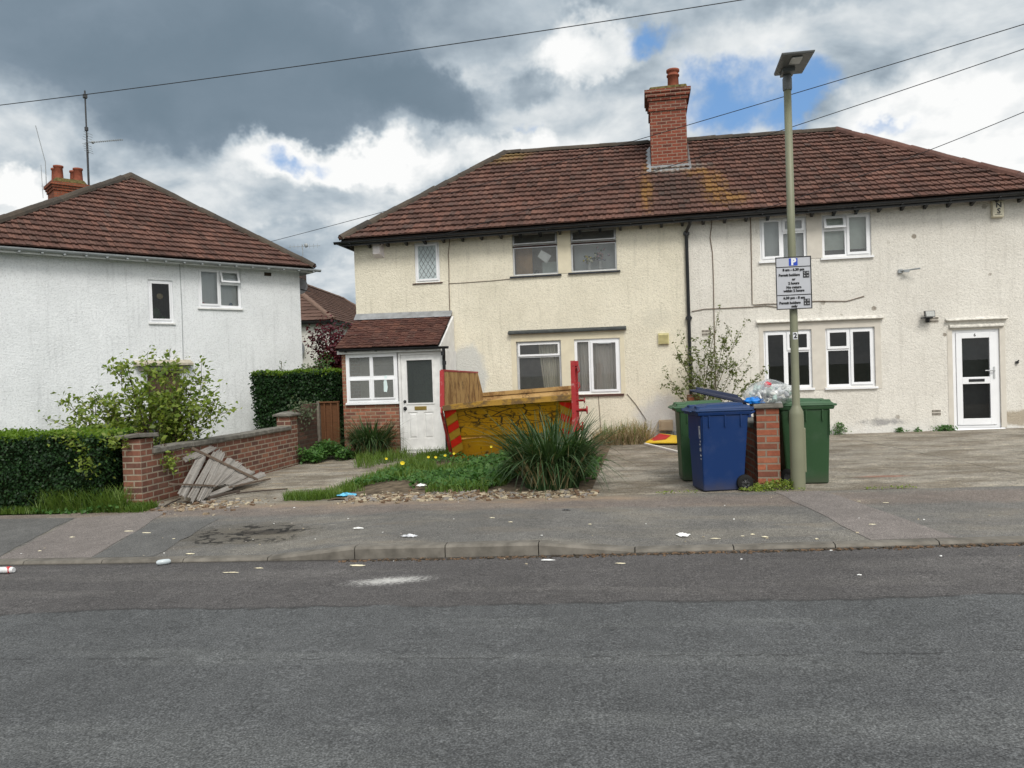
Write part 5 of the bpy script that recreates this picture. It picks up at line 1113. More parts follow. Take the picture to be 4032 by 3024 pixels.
# clear sack of recycling lying on the pier and the right-hand bin
bag = thing('recycling_sack', 'clear plastic sack stuffed with cans and bottles lying on top of the brick pier', 'rubbish bag', (1.55, 10.16, 1.19))
def puff(rx, ry, rz, cx=0, cz=0, seed=1, amp=.10, nu=40, nv=22):
    b = MB(); vs = []; q = random.Random(seed); ph = [q.uniform(0, 6.28) for _ in range(9)]
    for i in range(nv + 1):
        th = math.pi * i / nv
        for j in range(nu):
            a = 2 * math.pi * j / nu
            k = 1 + amp * (.5 * math.sin(3*a + ph[0] + th*2) + .45 * math.sin(5*a + ph[1] - th*3) + .3 * math.sin(9*a + ph[2] + 4*th) + .28 * math.sin(14*a + ph[3] - 5*th) + .3 * math.sin(7*th + ph[4] + a))
            z = rz * k * math.cos(th)
            vs.append((cx + rx*k*math.sin(th)*math.cos(a), ry*k*math.sin(th)*math.sin(a), cz + max(z, -rz * .55)))
    b.mesh(vs, [(i*nu+j, (i+1)*nu+j, (i+1)*nu+(j+1)%nu, i*nu+(j+1)%nu) for i in range(nv) for j in range(nu)], 0, True); return b
t = NT('clear_polythene', .25, .5); t.color((.75, .76, .76)); tr = t.node('ShaderNodeBsdfTransparent', {0: (.97, .98, .98, 1)}); gl = t.node('ShaderNodeBsdfGlossy', {'Roughness': .16}); m1 = t.node('ShaderNodeMixShader', {0: .22, 1: tr.outputs[0], 2: t.b.outputs[0]}); m2 = t.node('ShaderNodeMixShader', {0: .10, 1: m1.outputs[0], 2: gl.outputs[0]}); t.l.new(m2.outputs[0], t.out.inputs[0]); t.bump(t.noise(16, 4, .6, dist=1.5), .5, .02)
puff(.295, .235, .185, 0, .10, 4, .11).build('sack', t.mat, bag, local=True)
cols_ = [(.62, .63, .62), (.70, .70, .70), (.45, .60, .55), (.55, .55, .52), (.35, .45, .40), (.68, .66, .60), (.60, .72, .74), (.5, .5, .53)]
mats_ = [plain('litter%d' % i, c, .3, .5) for i, c in enumerate(cols_)] + [plain('litter_red', (.62, .06, .08), .4), plain('litter_blue', (.01, .19, .62), .4)]
b = MB(); q = random.Random(5)
for i in range(64):
    while True:
        x, y, z = q.uniform(-.26, .26), q.uniform(-.20, .20), q.uniform(.0, .25)
        if (x/.27)**2 + (y/.21)**2 + ((z-.09)/.165)**2 < .92: break
    d = Vector((q.uniform(-1, 1), q.uniform(-1, 1), q.uniform(-.6, .6))).normalized(); L = q.uniform(.03, .065); r_ = q.uniform(.016, .032)
    b.tube([Vector((x, y, z)) - d * L, Vector((x, y, z)) - d * L * .3, Vector((x, y, z)) + d * L * .5, Vector((x, y, z)) + d * L], [r_ * .8, r_, r_ * .85, r_ * .35], 7, q.choice([0, 0, 1, 1, 2, 3, 4, 5, 6, 7]))
b.blob((-.02, -.10, .24), .045, .04, .035, .3, 8, 6, 8, 3); b.build('contents', mats_, bag, local=True)
puff(.105, .05, .05, -.185, .035, 9, .30, 28, 16).build('blue_bag', mats_[9], bag, local=True).location.y = -.14

# ================================================================== street lamp, sign
M['post'] = plain('olive_grey_paint', (.185, .19, .125), .5, .4, .08, 4); M['lantern'] = plain('lantern_grey', (.12, .125, .125), .45, .5, .1)
lp = thing('street_lamp', 'olive-grey street lamp post with a flat square lantern beside the green bin', 'street lamp', (1.81, 9.79, .13))
b = MB(); b.lathe((1.81, 9.79, .10), [(.086, 0), (.085, .95), (.081, 1.0), (.052, 1.06), (.047, 1.08), (.046, 3), (.0435, 5.0), (.0435, 5.0), (0, 5.0)], 28); col_ = b.build('column', M['post'], lp)
b = MB(); b.box(1.868, 1.906, 9.75, 9.83, .36, .90); b.build('access_door', M['post'], lp, bevel=.008)
b = MB(); b.lathe((1.81, 9.79, 4.98), [(.05, 0), (.055, .02), (.055, .14), (.045, .16), (.05, .22), (0, .22)], 16); b.box(1.74, 1.88, 9.66, 9.86, 5.165, 5.22); b.build('lantern_bracket', M['lantern'], lp)
b = MB();
b.hexa([(1.675, 9.30, 5.222), (2.025, 9.30, 5.222), (2.005, 9.90, 5.205), (1.685, 9.90, 5.205)], [(1.665, 9.29, 5.245), (2.035, 9.29, 5.245), (2.015, 9.91, 5.235), (1.675, 9.91, 5.235)])
b.hexa([(1.665, 9.29, 5.246), (2.035, 9.29, 5.246), (2.015, 9.91, 5.236), (1.675, 9.91, 5.236)], [(1.74, 9.38, 5.28), (1.96, 9.38, 5.28), (1.95, 9.85, 5.28), (1.75, 9.85, 5.28)])
ln = b.build('lantern', M['lantern'], lp, bevel=.006)
b = MB(); b.box(1.79, 1.91, 9.36, 9.56, 5.203, 5.212); b.build('led_panel', plain('led_lens', (.40, .41, .40), .3, .5), ln)
b = MB(); b.box(1.82, 1.96, 9.36, 9.60, 5.195, 5.205)
b = MB(); b.lathe((1.81, 9.79, 1.98), [(.0468, 0), (.0468, .085)], 28); pl_ = MB()
for i in range(6):
    a0_, a1_ = R(-118 + i * 12), R(-118 + (i + 1) * 12); rr = .0475; pl_.face([(1.81 + rr*math.cos(a0_), 9.79 + rr*math.sin(a0_), 1.975), (1.81 + rr*math.cos(a1_), 9.79 + rr*math.sin(a1_), 1.975), (1.81 + rr*math.cos(a1_), 9.79 + rr*math.sin(a1_), 2.06), (1.81 + rr*math.cos(a0_), 9.79 + rr*math.sin(a0_), 2.06)])
M['signwhite'] = plain('sign_white', (.72, .73, .76), .4, .5, .02); M['signgrey'] = plain('sign_face', (.45, .46, .495), .35, .5, .03); M['signblack'] = plain('sign_black', (.012, .012, .014), .5); M['signblue'] = plain('sign_blue', (.008, .05, .42), .4, .5, .02)
npl = pl_.build('number_plate', M['signwhite'], lp); text_mesh('lettering', '2', .082, M['signblack'], npl, TM(1.815 - 1.81, 9.739 - 9.79, 2.0165 - .13), .003)
sg = thing('parking_sign', 'grey parking permit sign with a blue P square clamped to the lamp post', 'sign', (1.805, 9.70, 2.335))
b = MB(); b.box(-.205, .205, 0, .006, 0, .63); b.build('sign_plate', M['signgrey'], sg, local=True)
b = MB(); ring(b, -.205, .205, 0, .63, .011, -.003, -.0005); b.box(-.194, .194, -.003, -.0005, .505, .514); b.box(-.194, .194, -.003, -.0005, .168, .177); b.build('border', M['signblack'], sg, local=True)
b = MB(); b.box(-.05, .05, -.003, -.0005, .523, .61); b.build('blue_square', M['signblue'], sg, local=True)
def st_(s_, x, z, size, m=None, bold=.0022, al='CENTER'): return text_mesh('lettering', s_, size, m or M['signblack'], sg, TM(x, -.0042, z), bold, al)
st_('P', .003, .566, .108, M['signwhite'], .006)
for s_, x, z in (('8 am - 6.30 pm', .0, .474), ('Permit holders', -.05, .412), ('or', .0, .36), ('2 hours', .0, .312), ('No return', .0, .264), ('within 2 hours', .0, .222), ('6.30 pm - 8 am', .0, .137), ('Permit holders', -.05, .078), ('only', .0, .036)): st_(s_, x, z, .0405)
for z in (.372, .040):
    b = MB(); b.box(.108, .180, -.003, -.0005, z, z + .080); b.build('zone_box', M['signblack'], sg, local=True)
    for s_, x, dz_ in (('C', .127, .059), ('M', .161, .059), ('R', .127, .021), ('H', .161, .021)): st_(s_, x, z + dz_, .028, M['signwhite'], .0)
b = MB(); b.box(-.16, .16, .006, .024, .12, .15); b.box(-.16, .16, .006, .024, .47, .50); b.build('clamp', M['greyplastic'], sg, local=True)

# ================================================================== overhead cables
def sag_cable(p0, p1, sag, r, label):
    p0, p1 = Vector(p0), Vector(p1); pts = [p0.lerp(p1, t) - Vector((0, 0, 4 * sag * t * (1 - t))) for t in [i / 40 for i in range(41)]]
    b = MB(); b.tube(pts, r, 6); return tag(b.build('overhead_cable', M['cable'], None), label, 'cable', 'overhead cables')
pole = (9.83, 10.0, 6.78)
sag_cable(pole, (-10.25, 20.2, 5.56), .14, .0065, 'overhead cable passing in front of the red brick chimney to the white house')
sag_cable(pole, (-4.32, 16.62, 4.78), .16, .006, 'overhead cable crossing below the chimney to the eaves of the cream half')
sag_cable(pole, (2.31, 16.62, 4.83), .28, .006, 'lowest overhead cable at the right, ending at the eaves of the pale half')
sag_cable((-20, 14, 7.51), (12, 14, 8.645), .30, .008, 'long overhead cable running across the dark cloud, highest in the sky')

# ================================================================== vegetation
U3 = lambda n, a, b: nrg.uniform(a, b, n)
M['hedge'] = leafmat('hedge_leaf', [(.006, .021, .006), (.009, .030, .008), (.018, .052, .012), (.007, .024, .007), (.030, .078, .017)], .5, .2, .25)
M['hedge_top'] = leafmat('hedge_lit_leaf', [(.13, .22, .022), (.10, .18, .02), (.17, .26, .03)], .55, .4)  # new leaves on the hedge top, light from above put into their colour
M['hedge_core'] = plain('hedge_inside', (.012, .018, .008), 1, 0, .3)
M['rose'] = leafmat('rose_leaf', [(.10, .16, .03), (.17, .24, .036), (.24, .30, .05), (.075, .125, .025), (.30, .34, .08)], .5, .4)
M['twig'] = plain('brown_twig', (.075, .052, .036), .9, .1, .35, 14); M['twig_green'] = plain('green_brown_twig', (.12, .105, .05), .9, .1, .3, 14)
M['strap'] = leafmat('strap_leaf', [(.022, .050, .016), (.040, .082, .026), (.030, .064, .022), (.062, .11, .04), (.05, .085, .036)], .42, .25, .4)
M['strap_dry'] = leafmat('dry_strap_leaf', [(.32, .27, .13), (.40, .34, .19), (.22, .17, .08)], .7, .2)
M['grass'] = leafmat('grass_blade', [(.07, .135, .022), (.115, .19, .032), (.09, .16, .028), (.16, .22, .05)], .5, .4)
M['weed'] = leafmat('weed_leaf', [(.034, .095, .02), (.06, .145, .028), (.045, .115, .025), (.09, .18, .038)], .5, .3)
M['purple'] = leafmat('purple_leaf', [(.075, .012, .022), (.11, .016, .028), (.055, .010, .018), (.15, .024, .034)], .5, .3)
M['drygrass'] = leafmat('dry_grass', [(.36, .28, .16), (.28, .21, .12), (.44, .36, .22), (.20, .15, .09)], .8, .2)
M['shrubleaf'] = leafmat('shrub_bud_leaf', [(.10, .13, .04), (.145, .175, .055), (.075, .095, .035)], .6, .3)

def hedge(name, label, x0, x1, y0, y1, zf, zt, n, size, seed=0, slant=0.0):
    o = thing(name, label, 'hedge', ((x0 + x1) / 2, (y0 + y1) / 2, zf))
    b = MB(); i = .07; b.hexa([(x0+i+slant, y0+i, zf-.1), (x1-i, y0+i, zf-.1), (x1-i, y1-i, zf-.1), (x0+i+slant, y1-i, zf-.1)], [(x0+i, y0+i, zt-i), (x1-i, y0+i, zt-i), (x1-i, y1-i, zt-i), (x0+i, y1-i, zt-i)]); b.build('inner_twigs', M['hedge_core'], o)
    ar = np.array([(x1-x0)*(zt-zf), (x1-x0)*(y1-y0), (y1-y0)*(zt-zf), (y1-y0)*(zt-zf)]); k = (n * ar / ar.sum()).astype(int); P = []; N = []
    def add(p, nn): P.append(p); N.append(np.tile(nn, (len(p), 1)))
    f = np.stack([U3(k[0], x0, x1), np.full(k[0], y0), U3(k[0], zf, zt)], 1); add(f, (0, -1, .35))
    f = np.stack([U3(k[2], 0, 1)*0 + x0, U3(k[2], y0, y1), U3(k[2], zf, zt)], 1); add(f, (-1, 0, .35))
    f = np.stack([U3(k[3], 0, 1)*0 + x1, U3(k[3], y0, y1), U3(k[3], zf, zt)], 1); add(f, (1, 0, .35))
    P = np.concatenate(P); N = np.concatenate(N); P[:, 0] += slant * (1 - (P[:, 2] - zf) / (zt - zf)) * (P[:, 0] < (x0 + x1) / 2)
    bumpy = .03 * np.sin(P[:, 0] * 9 + P[:, 2] * 7) + .025 * np.sin(P[:, 2] * 17 - P[:, 0] * 5)
    P += (N / np.linalg.norm(N, axis=1)[:, None]) * (nrg.normal(-.02, .028, len(P)) + bumpy)[:, None]
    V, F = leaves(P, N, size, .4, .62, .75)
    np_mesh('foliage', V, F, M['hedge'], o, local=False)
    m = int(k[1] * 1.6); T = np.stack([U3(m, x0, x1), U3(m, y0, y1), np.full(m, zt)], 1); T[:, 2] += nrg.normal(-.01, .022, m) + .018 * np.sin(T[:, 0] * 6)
    V, F = leaves(T, np.tile((0, -.15, 1), (m, 1)), size, .4, .62, .8); np_mesh('lit_top_growth', V, F, M['hedge_top'], o, local=False)
    return o
hedge('clipped_hedge', 'low clipped dark green hedge along the pavement left of the brick pillar', -13.5, -7.34, 9.33, 10.15, -.10, 1.03, 38000, .042)
hedge('clipped_hedge', 'tall square-cut green hedge behind the brick wall beside the white house', -9.35, -7.22, 17.2, 18.0, -.1, 1.86, 14000, .062, slant=.14)
b = MB()
o = thing('young_shoots', 'wispy pale shoots standing up above the tall square hedge', 'plant', (-8.3, 17.6, 1.8)); P = []; 
for cx_, cz_, h_ in ((-8.75, 1.84, .30), (-8.2, 1.84, .22), (-8.05, 1.84, .2), (-7.65, 1.84, .26), (-7.8, 1.84, .32), (-7.55, 1.84, .3)):
    b.tube([(cx_, 17.6, cz_ - .1), (cx_ + .02, 17.6, cz_ + h_)], .008, 5)
    for k in range(26): P.append((cx_ + rnd.gauss(0, .055), 17.6 + rnd.gauss(0, .05), cz_ + rnd.uniform(0, h_)))
b.build('stems', M['twig_green'], o); V, F = leaves(np.array(P), np.tile((0, -1, .5), (len(P), 1)), .06, .4, .5, .9); np_mesh('foliage', V, F, leafmat('shoot_leaf', [(.07, .13, .05), (.10, .16, .08), (.05, .11, .035)], .5, .3), o, local=False)

def shrub(name, label, cat_, base, stems, leafm, twigm, leaf, per, sub=3, r0=.014, clump=.07, tipbias=.45, group=None):
    """stems: list of tip points; curved tapering stems with side twigs and leaf clumps"""
    o = thing(name, label, cat_, base, group=group); b = MB(); P = []; N = []; B = Vector(base)
    for T in stems:
        T = Vector(T); st = B + Vector((rnd.gauss(0, .10), rnd.gauss(0, .08), 0)); d = T - st
        mid = st + d * .5 + Vector((-d.x * .16, -d.y * .16, abs(d.z) * .10 + .06)); pts = []
        for k in range(9):
            t_ = k / 8; pts.append(st * (1-t_)**2 + mid * 2*t_*(1-t_) + T * t_*t_ + Vector((rnd.gauss(0, .008), rnd.gauss(0, .008), rnd.gauss(0, .006))))
        b.tube(pts, [r0 * (1 - .8 * k / 8) for k in range(9)], 5)
        tw = [(pts, 9)]
        for s_ in range(sub):
            k = rnd.randint(3, 7); a = pts[k]; e = a + (T - st).normalized() * rnd.uniform(.12, .34) + Vector((rnd.gauss(0, .13), rnd.gauss(0, .13), rnd.gauss(.05, .08)))
            tp = [a, a.lerp(e, .5) + Vector((0, 0, .02)), e]; b.tube(tp, [r0 * .4, r0 * .3, r0 * .14], 4); tw.append((tp, 3))
        for pp, n_ in tw:
            for i in range(per if n_ == 9 else per // 2):
                t_ = tipbias + (1 - tipbias) * rnd.random() ** .7; f_ = t_ * (len(pp) - 1); k = min(int(f_), len(pp) - 2); c = pp[k].lerp(pp[k+1], f_ - k)
                P.append(c + Vector((rnd.gauss(0, clump), rnd.gauss(0, clump), rnd.gauss(0, clump)))); N.append((rnd.gauss(0, .6), rnd.gauss(-.3, .6), .9))
    b.build('stems', twigm, o); V, F = leaves(np.array([tuple(p) for p in P]), np.array(N), leaf, .45, .6, .5); np_mesh('foliage', V, F, leafm, o, local=False); return o
tips = [(-9.62, 11.0, 1.2), (-9.45, 11.2, 1.42), (-9.2, 11.1, 1.55), (-9.3, 11.3, 1.25), (-8.95, 11.3, 1.68), (-8.75, 11.0, 1.55), (-8.6, 11.4, 1.85), (-8.4, 11.1, 2.0), (-8.3, 11.4, 1.75), (-8.05, 11.0, 1.9), (-7.95, 11.3, 2.05), (-7.75, 11.1, 1.9), (-7.6, 11.4, 2.0),
        (-7.4, 11.1, 1.98), (-7.25, 11.3, 1.82), (-7.1, 11.0, 1.9), (-6.95, 11.2, 1.78), (-6.72, 11.1, 1.78), (-6.6, 11.2, 1.62), (-6.55, 11.1, 1.45), (-6.7, 11.0, 1.3), (-6.58, 11.2, 1.2), (-7.0, 11.3, 1.5), (-7.2, 11.0, 1.4), (-6.9, 11.1, 1.15), (-8.2, 10.9, 1.5), (-7.8, 10.8, 1.55), (-8.7, 11.2, 1.3), (-8.9, 10.9, 1.2),
        (-7.5, 10.9, 1.55), (-7.3, 10.8, 1.2), (-8.0, 11.6, 1.7), (-6.8, 11.3, 1.0)]
shrub('rose_bush', 'sprawling yellow-green rose bush of bare arching stems behind the hedge and front pillar', 'shrub', (-7.85, 11.2, .0), tips, M['rose'], M['twig'], .078, 52, 4, .013, .066, .42)
shrub('trailing_rose', 'leafy rose sprays hanging over the hedge end beside the front pillar', 'shrub', (-7.45, 10.3, .95), [(-7.75, 9.2, .95), (-7.55, 9.15, .80), (-7.45, 9.15, .62), (-7.35, 9.2, .5), (-7.9, 9.2, 1.0), (-7.15, 9.3, .95), (-7.05, 9.45, .86), (-7.6, 9.2, .9)], M['rose'], M['twig'], .055, 40, 2, .008, .05, .45)
shrub('wall_sprig', 'bright leafy sprig growing over the brick wall above the broken boards', 'plant', (-6.98, 10.25, .80), [(-6.85, 10.15, .5), (-6.82, 10.25, .38), (-6.86, 10.1, .42), (-6.84, 10.32, .55)], M['rose'], M['twig'], .055, 26, 1, .006, .04, .5)
shrub('garden_shrub', 'tall thin budding shrub by the drainpipe between the two front walls', 'shrub', (1.2, 16.35, .1), [(1.62, 16.4, 2.95), (1.5, 16.3, 2.6), (1.75, 16.4, 2.5), (2.1, 16.2, 2.62), (1.95, 16.3, 2.2), (2.2, 16.2, 1.95), (2.35, 16.1, 1.5), (2.0, 16.2, 1.45), (2.1, 16.1, 1.25), (1.3, 16.3, 2.25), (1.05, 16.3, 2.1), (.72, 16.2, 2.45), (.6, 16.2, 2.2), (.62, 16.2, 2.0), (.8, 16.3, 1.8), (.7, 16.2, 1.6), (.42, 16.1, 1.5), (.6, 16.1, 1.35), (1.4, 16.2, 1.9), (1.6, 16.2, 1.75), (1.15, 16.2, 1.75), (1.85, 16.2, 1.7), (1.7, 16.25, 2.15)], M['shrubleaf'], M['twig_green'], .056, 50, 3, .010, .03, .22)
o = shrub('red_leaved_tree', 'small dark red-leaved tree in the gap behind the tall hedge', 'tree', (-8.9, 22.4, -.3), [(-9.6, 21.6, 3.0), (-9.3, 22, 3.3), (-9.0, 22.2, 3.15), (-8.7, 22, 3.2), (-8.4, 22.3, 3.1), (-8.1, 22, 2.9), (-9.7, 21.7, 2.6), (-9.4, 21.8, 2.5), (-9.1, 21.6, 2.7), (-8.7, 21.5, 2.6), (-8.3, 21.7, 2.6), (-8.0, 21.8, 2.4), (-9.5, 21.6, 2.1), (-9.0, 21.5, 2.2), (-8.5, 21.5, 2.2), (-8.1, 21.6, 2.0), (-8.6, 22.6, 2.9), (-9.2, 21.5, 1.8), (-8.3, 21.5, 1.7), (-7.9, 21.7, 1.8)], M['purple'], M['twig'], .10, 150, 6, .03, .15, .35)
o = shrub('dark_bush', 'dark green bush under the red-leaved tree', 'shrub', (-9.4, 20.9, 0), [(-9.6, 20.9, 1.9), (-9.2, 20.8, 2.05), (-8.9, 20.9, 1.95), (-8.5, 20.9, 1.8)], M['weed'], M['twig'], .07, 90, 4, .02, .12, .3)

def tuft(name, label, c, n, H, rx, seed, group='strappy plants'):
    o = thing(name, label, 'plant', c, group=group); a = nrg.uniform(0, 2*np.pi, n); rr = np.sqrt(nrg.uniform(0, 1, n)) * rx
    B = np.stack([c[0] + np.cos(a)*rr, c[1] + np.sin(a)*rr, np.full(n, c[2])], 1); hh = H * nrg.uniform(.50, 1.0, n); az = a + nrg.normal(0, .7, n); q = rr / rx
    V, F = blades(B, hh, nrg.uniform(.019, .033, n), (.03 + .19*q*nrg.uniform(.3, 1.2, n)), .14 + .60*nrg.uniform(0, 1, n), 10, .95*nrg.uniform(0, 1, n)**1.3 * (.35 + .65*q), az); np_mesh('leaves', V, F, M['strap'], o, local=False)
    m = n // 6; a = nrg.uniform(0, 2*np.pi, m); B = np.stack([c[0] + np.cos(a)*rx*.9, c[1] + np.sin(a)*rx*.9, np.full(m, c[2])], 1)
    V, F = blades(B, H * nrg.uniform(.25, .62, m), nrg.uniform(.010, .018, m), .5*nrg.uniform(.2, 1, m), .3*nrg.uniform(.2, 1, m), 5, .2*nrg.uniform(0, 1, m), a + nrg.normal(0, .5, m)); np_mesh('dry_leaves', V, F, M['strap_dry'], o, local=False); return o
tuft('strappy_plant', 'big clump of long dark strap leaves at the pavement edge in front of the skip', (-1.27, 10.32, yard_z(-1.3)), 1150, 1.30, .36, 1)
tuft('strappy_plant', 'smaller clump of strap leaves growing against the brick porch wall', (-5.72, 15.45, yard_z(-5.7)), 700, 1.06, .27, 2)
def grass_patch(name, label, n, fx, fy, H, w=.006, mat='grass', lean=.35, mask=None, cat_='grass', group=None):
    x, y = fx(n), fy(n)
    if mask is not None: k = mask(x, y); x, y = x[k], y[k]
    z = np.array([(soil_z(a, b_) if -4.25 < a < -.72 and b_ > 9.68 else ground_z(a, b_)) for a, b_ in zip(x, y)]); k = len(x)
    V, F = blades(np.stack([x, y, z], 1), H * nrg.uniform(.45, 1.2, k), np.full(k, w) * nrg.uniform(.6, 1.3, k), lean * nrg.uniform(0, 1.4, k), .45 * nrg.uniform(0, 1, k), 3, .15 * nrg.uniform(0, 1, k))
    return stuff(np_mesh(name, V, F, M[mat]), label, cat_)
grass_patch('grass_verge', 'rough bright grass along the foot of the pavement hedge', 14000, lambda n: U3(n, -13.5, -6.62), lambda n: 9.42 - .34*nrg.uniform(0, 1, n)**1.6 + .12, .11, .009, mask=lambda x, y: (y > back_y(-8) + .02 - .06*np.sin(x*4)) | (x > -7.2))
grass_patch('grass_verge', 'taller grass blades at the corner of the brick pillar and hedge', 900, lambda n: U3(n, -8.2, -6.95), lambda n: U3(n, 9.22, 9.45), .36, .009, lean=.5)
el = lambda cx, cy, rx, ry: (lambda n: None)
def disc(cx, cy, rx, ry):
    def m(x, y): return ((x-cx)/rx)**2 + ((y-cy)/ry)**2 + .35*np.sin(x*13)*np.cos(y*11) < 1
    return m
def weeds(name, label, n, fx, fy, H, size, mat='weed', mask=None, cat_='weeds'):
    x, y = fx(n), fy(n)
    if mask is not None: k = mask(x, y); x, y = x[k], y[k]
    z0 = np.array([(soil_z(a, b_) if -4.25 < a < -.72 and b_ > 9.68 else ground_z(a, b_)) for a, b_ in zip(x, y)]); k = len(x)
    hh = (H(x) if callable(H) else H) * (.55 + .45*np.sin(x*4.1 + y*2.3)*np.cos(y*3.7 - x)) ; z = z0 + np.abs(hh) * nrg.uniform(.05, 1, k) ** .7 + .01
    V, F = leaves(np.stack([x, y, z], 1), np.tile((0, -.35, 1), (k, 1)), size, .45, .7, .55); return stuff(np_mesh(name, V, F, M[mat]), label, cat_)
weeds('verge_weeds', 'low bright leafy weeds along the front of the grass verge', 2600, lambda n: U3(n, -13.5, -6.7), lambda n: U3(n, 9.14, 9.40), .09, .045, 'weed', mask=lambda x, y: (np.sin(x*3.1) > -.4) & ((y > 9.16) | (x < -7)))
grass_patch('grass_tussock', 'low mound of grass alone on the drive edge near the blue wrapper', 2600, lambda n: U3(n, -5.1, -4.15), lambda n: U3(n, 9.72, 10.35), .13, .007, mask=disc(-4.62, 10.0, .42, .24))
grass_patch('garden_grass', 'patchy grass in the front garden bed before the skip', 20000, lambda n: U3(n, -4.5, -1.9), lambda n: U3(n, 9.9, 15.4), .14, .010, mask=lambda x, y: (np.sin(x*2.6 + 1) + np.cos(y*2.1) + .8*np.sin(x*5 + y*4) + .5*np.sin(x*11 - y*3) > -.55) & ((y > 10.3) | (x > -3.8)))
grass_patch('garden_grass', 'lush grass around the porch step and the left foot of the skip', 2600, lambda n: U3(n, -5.9, -3.5), lambda n: U3(n, 13.4, 15.6), .24, .009, mask=lambda x, y: (np.sin(x*3.3) + np.cos(y*3) + .5*np.sin(7*x) > -.1) & (x + .35*(y-13.4) > -5.3))
weeds('nettles', 'dark leafy nettles and brambles piled against the foot of the skip', 9500, lambda n: U3(n, -3.55, -.65), lambda n: U3(n, 10.3, 13.5), lambda x: .36*np.clip((x + 3.25)/1.3, .25, 1), .075, mask=lambda x, y: (x > -3.1 + .4*np.sin(y*3)) & (y > 10.25 + .22*np.sin(x*6)) & (x < -.85 + .15*np.sin(y*7)))
weeds('ground_weeds', 'small leafy weeds spreading through the garden bed', 7500, lambda n: U3(n, -4.3, -2.0), lambda n: U3(n, 10.0, 13.5), .15, .05, mask=lambda x, y: np.cos(x*2.6) + np.sin(y*2.7 + x) > -.4)
weeds('alley_weeds', 'dark weeds choking the corner between the rear wall and the fence panel', 3200, lambda n: U3(n, -6.9, -6.0), lambda n: U3(n, 14.4, 15.55), .42, .06, mask=lambda x, y: (x < -6.46) | ((y > 15.0) & (x < -6.3)) | (np.sin(x*9) > .4) & (y > 14.8))
weeds('pier_weeds', 'yellow-green weeds round the foot of the orange brick pier', 700, lambda n: U3(n, 1.12, 1.74), lambda n: U3(n, 9.68, 9.95), .10, .035, 'rose')
weeds('bin_moss', 'mossy weeds in the crack along the back of the pavement', 500, lambda n: U3(n, .1, 3.6), lambda n: 9.66 + nrg.normal(0, .018, n), .03, .022, 'rose', mask=lambda x, y: np.sin(x*5) > .1)
for i, (x, y, h_, sp, lb) in enumerate(((3.98, 16.9, .24, .15, 'leafy green weed at the foot of the pale house wall'), (5.15, 16.92, .09, .08, 'tiny weed at the wall foot under the dark window'), (6.02, 16.92, .10, .22, 'straggling weeds beside the door threshold'), (5.5, 16.93, .06, .05, 'very small sprout between two wall-foot weeds'))):
    o = thing('wall_weed', lb, 'weed', (x, y, yard_z(x, 17)), group='weeds at the foot of the pale wall'); n = int(160 * sp / .15)
    P = np.stack([x + nrg.normal(0, sp * .6, n), y + nrg.normal(0, .04, n), yard_z(x, 17) + h_ * nrg.uniform(.02, 1, n)], 1); P[:, 0] = x + (P[:, 0] - x) * (1.1 - .6 * (P[:, 2] - yard_z(x, 17)) / h_)
    V, F = leaves(P, np.tile((0, -.6, .8), (n, 1)), .05, .4, .5, .5); np_mesh('leaves', V, F, M['weed'], o, local=False)
o = thing('dry_grass_clump', 'tangle of dead straw-coloured stems against the cream wall under the window', 'dead plant', (-.45, 16.6, .1)); n = 950
B = np.stack([nrg.uniform(-1.1, .1, n), nrg.uniform(16.15, 16.85, n), np.full(n, yard_z(-.4, 16.5))], 1); B[:, 1] = np.maximum(B[:, 1], 16.2)
V, F = blades(B, .26 + .42 * nrg.uniform(0, 1, n) * np.clip((B[:, 0] + 1.4), .25, 1), np.full(n, .011), .5 * nrg.uniform(.1, 1.2, n), .6 * nrg.uniform(-.3, 1, n), 6, .6 * nrg.uniform(0, 1, n)); V[:, 1] = np.minimum(V[:, 1], 16.97); np_mesh('stems', V, F, M['drygrass'], o, local=False)
V, F = blades(np.stack([nrg.uniform(-1.0, .1, 130), nrg.uniform(16.2, 16.8, 130), np.full(130, .1)], 1), nrg.uniform(.3, .55, 130), np.full(130, .012), .3 * nrg.uniform(0, 1, 130), .3 * nrg.uniform(0, 1, 130), 5); np_mesh('green_leaves', V, F, M['grass'], o, local=False)
o = thing('fern', 'grey-green fern-like plant trailing over the top of the rear pillar', 'plant', (-6.98, 14.75, 1.05)); n = 260; V, F = leaves(np.stack([-6.95 + nrg.normal(0, .13, n), 14.85 + nrg.normal(0, .18, n), 1.0 + nrg.normal(0, .14, n)], 1), np.tile((.4, -.8, .4), (n, 1)), .07, .4, .45, .7); np_mesh('leaves', V, F, leafmat('grey_leaf', [(.07, .095, .05), (.10, .12, .07)], .6, .25), o, local=False)
M['flower'] = plain('yellow_petal', (.78, .62, .04), .6, .2, .08); M['stem'] = plain('flower_stem', (.06, .13, .03), .6)
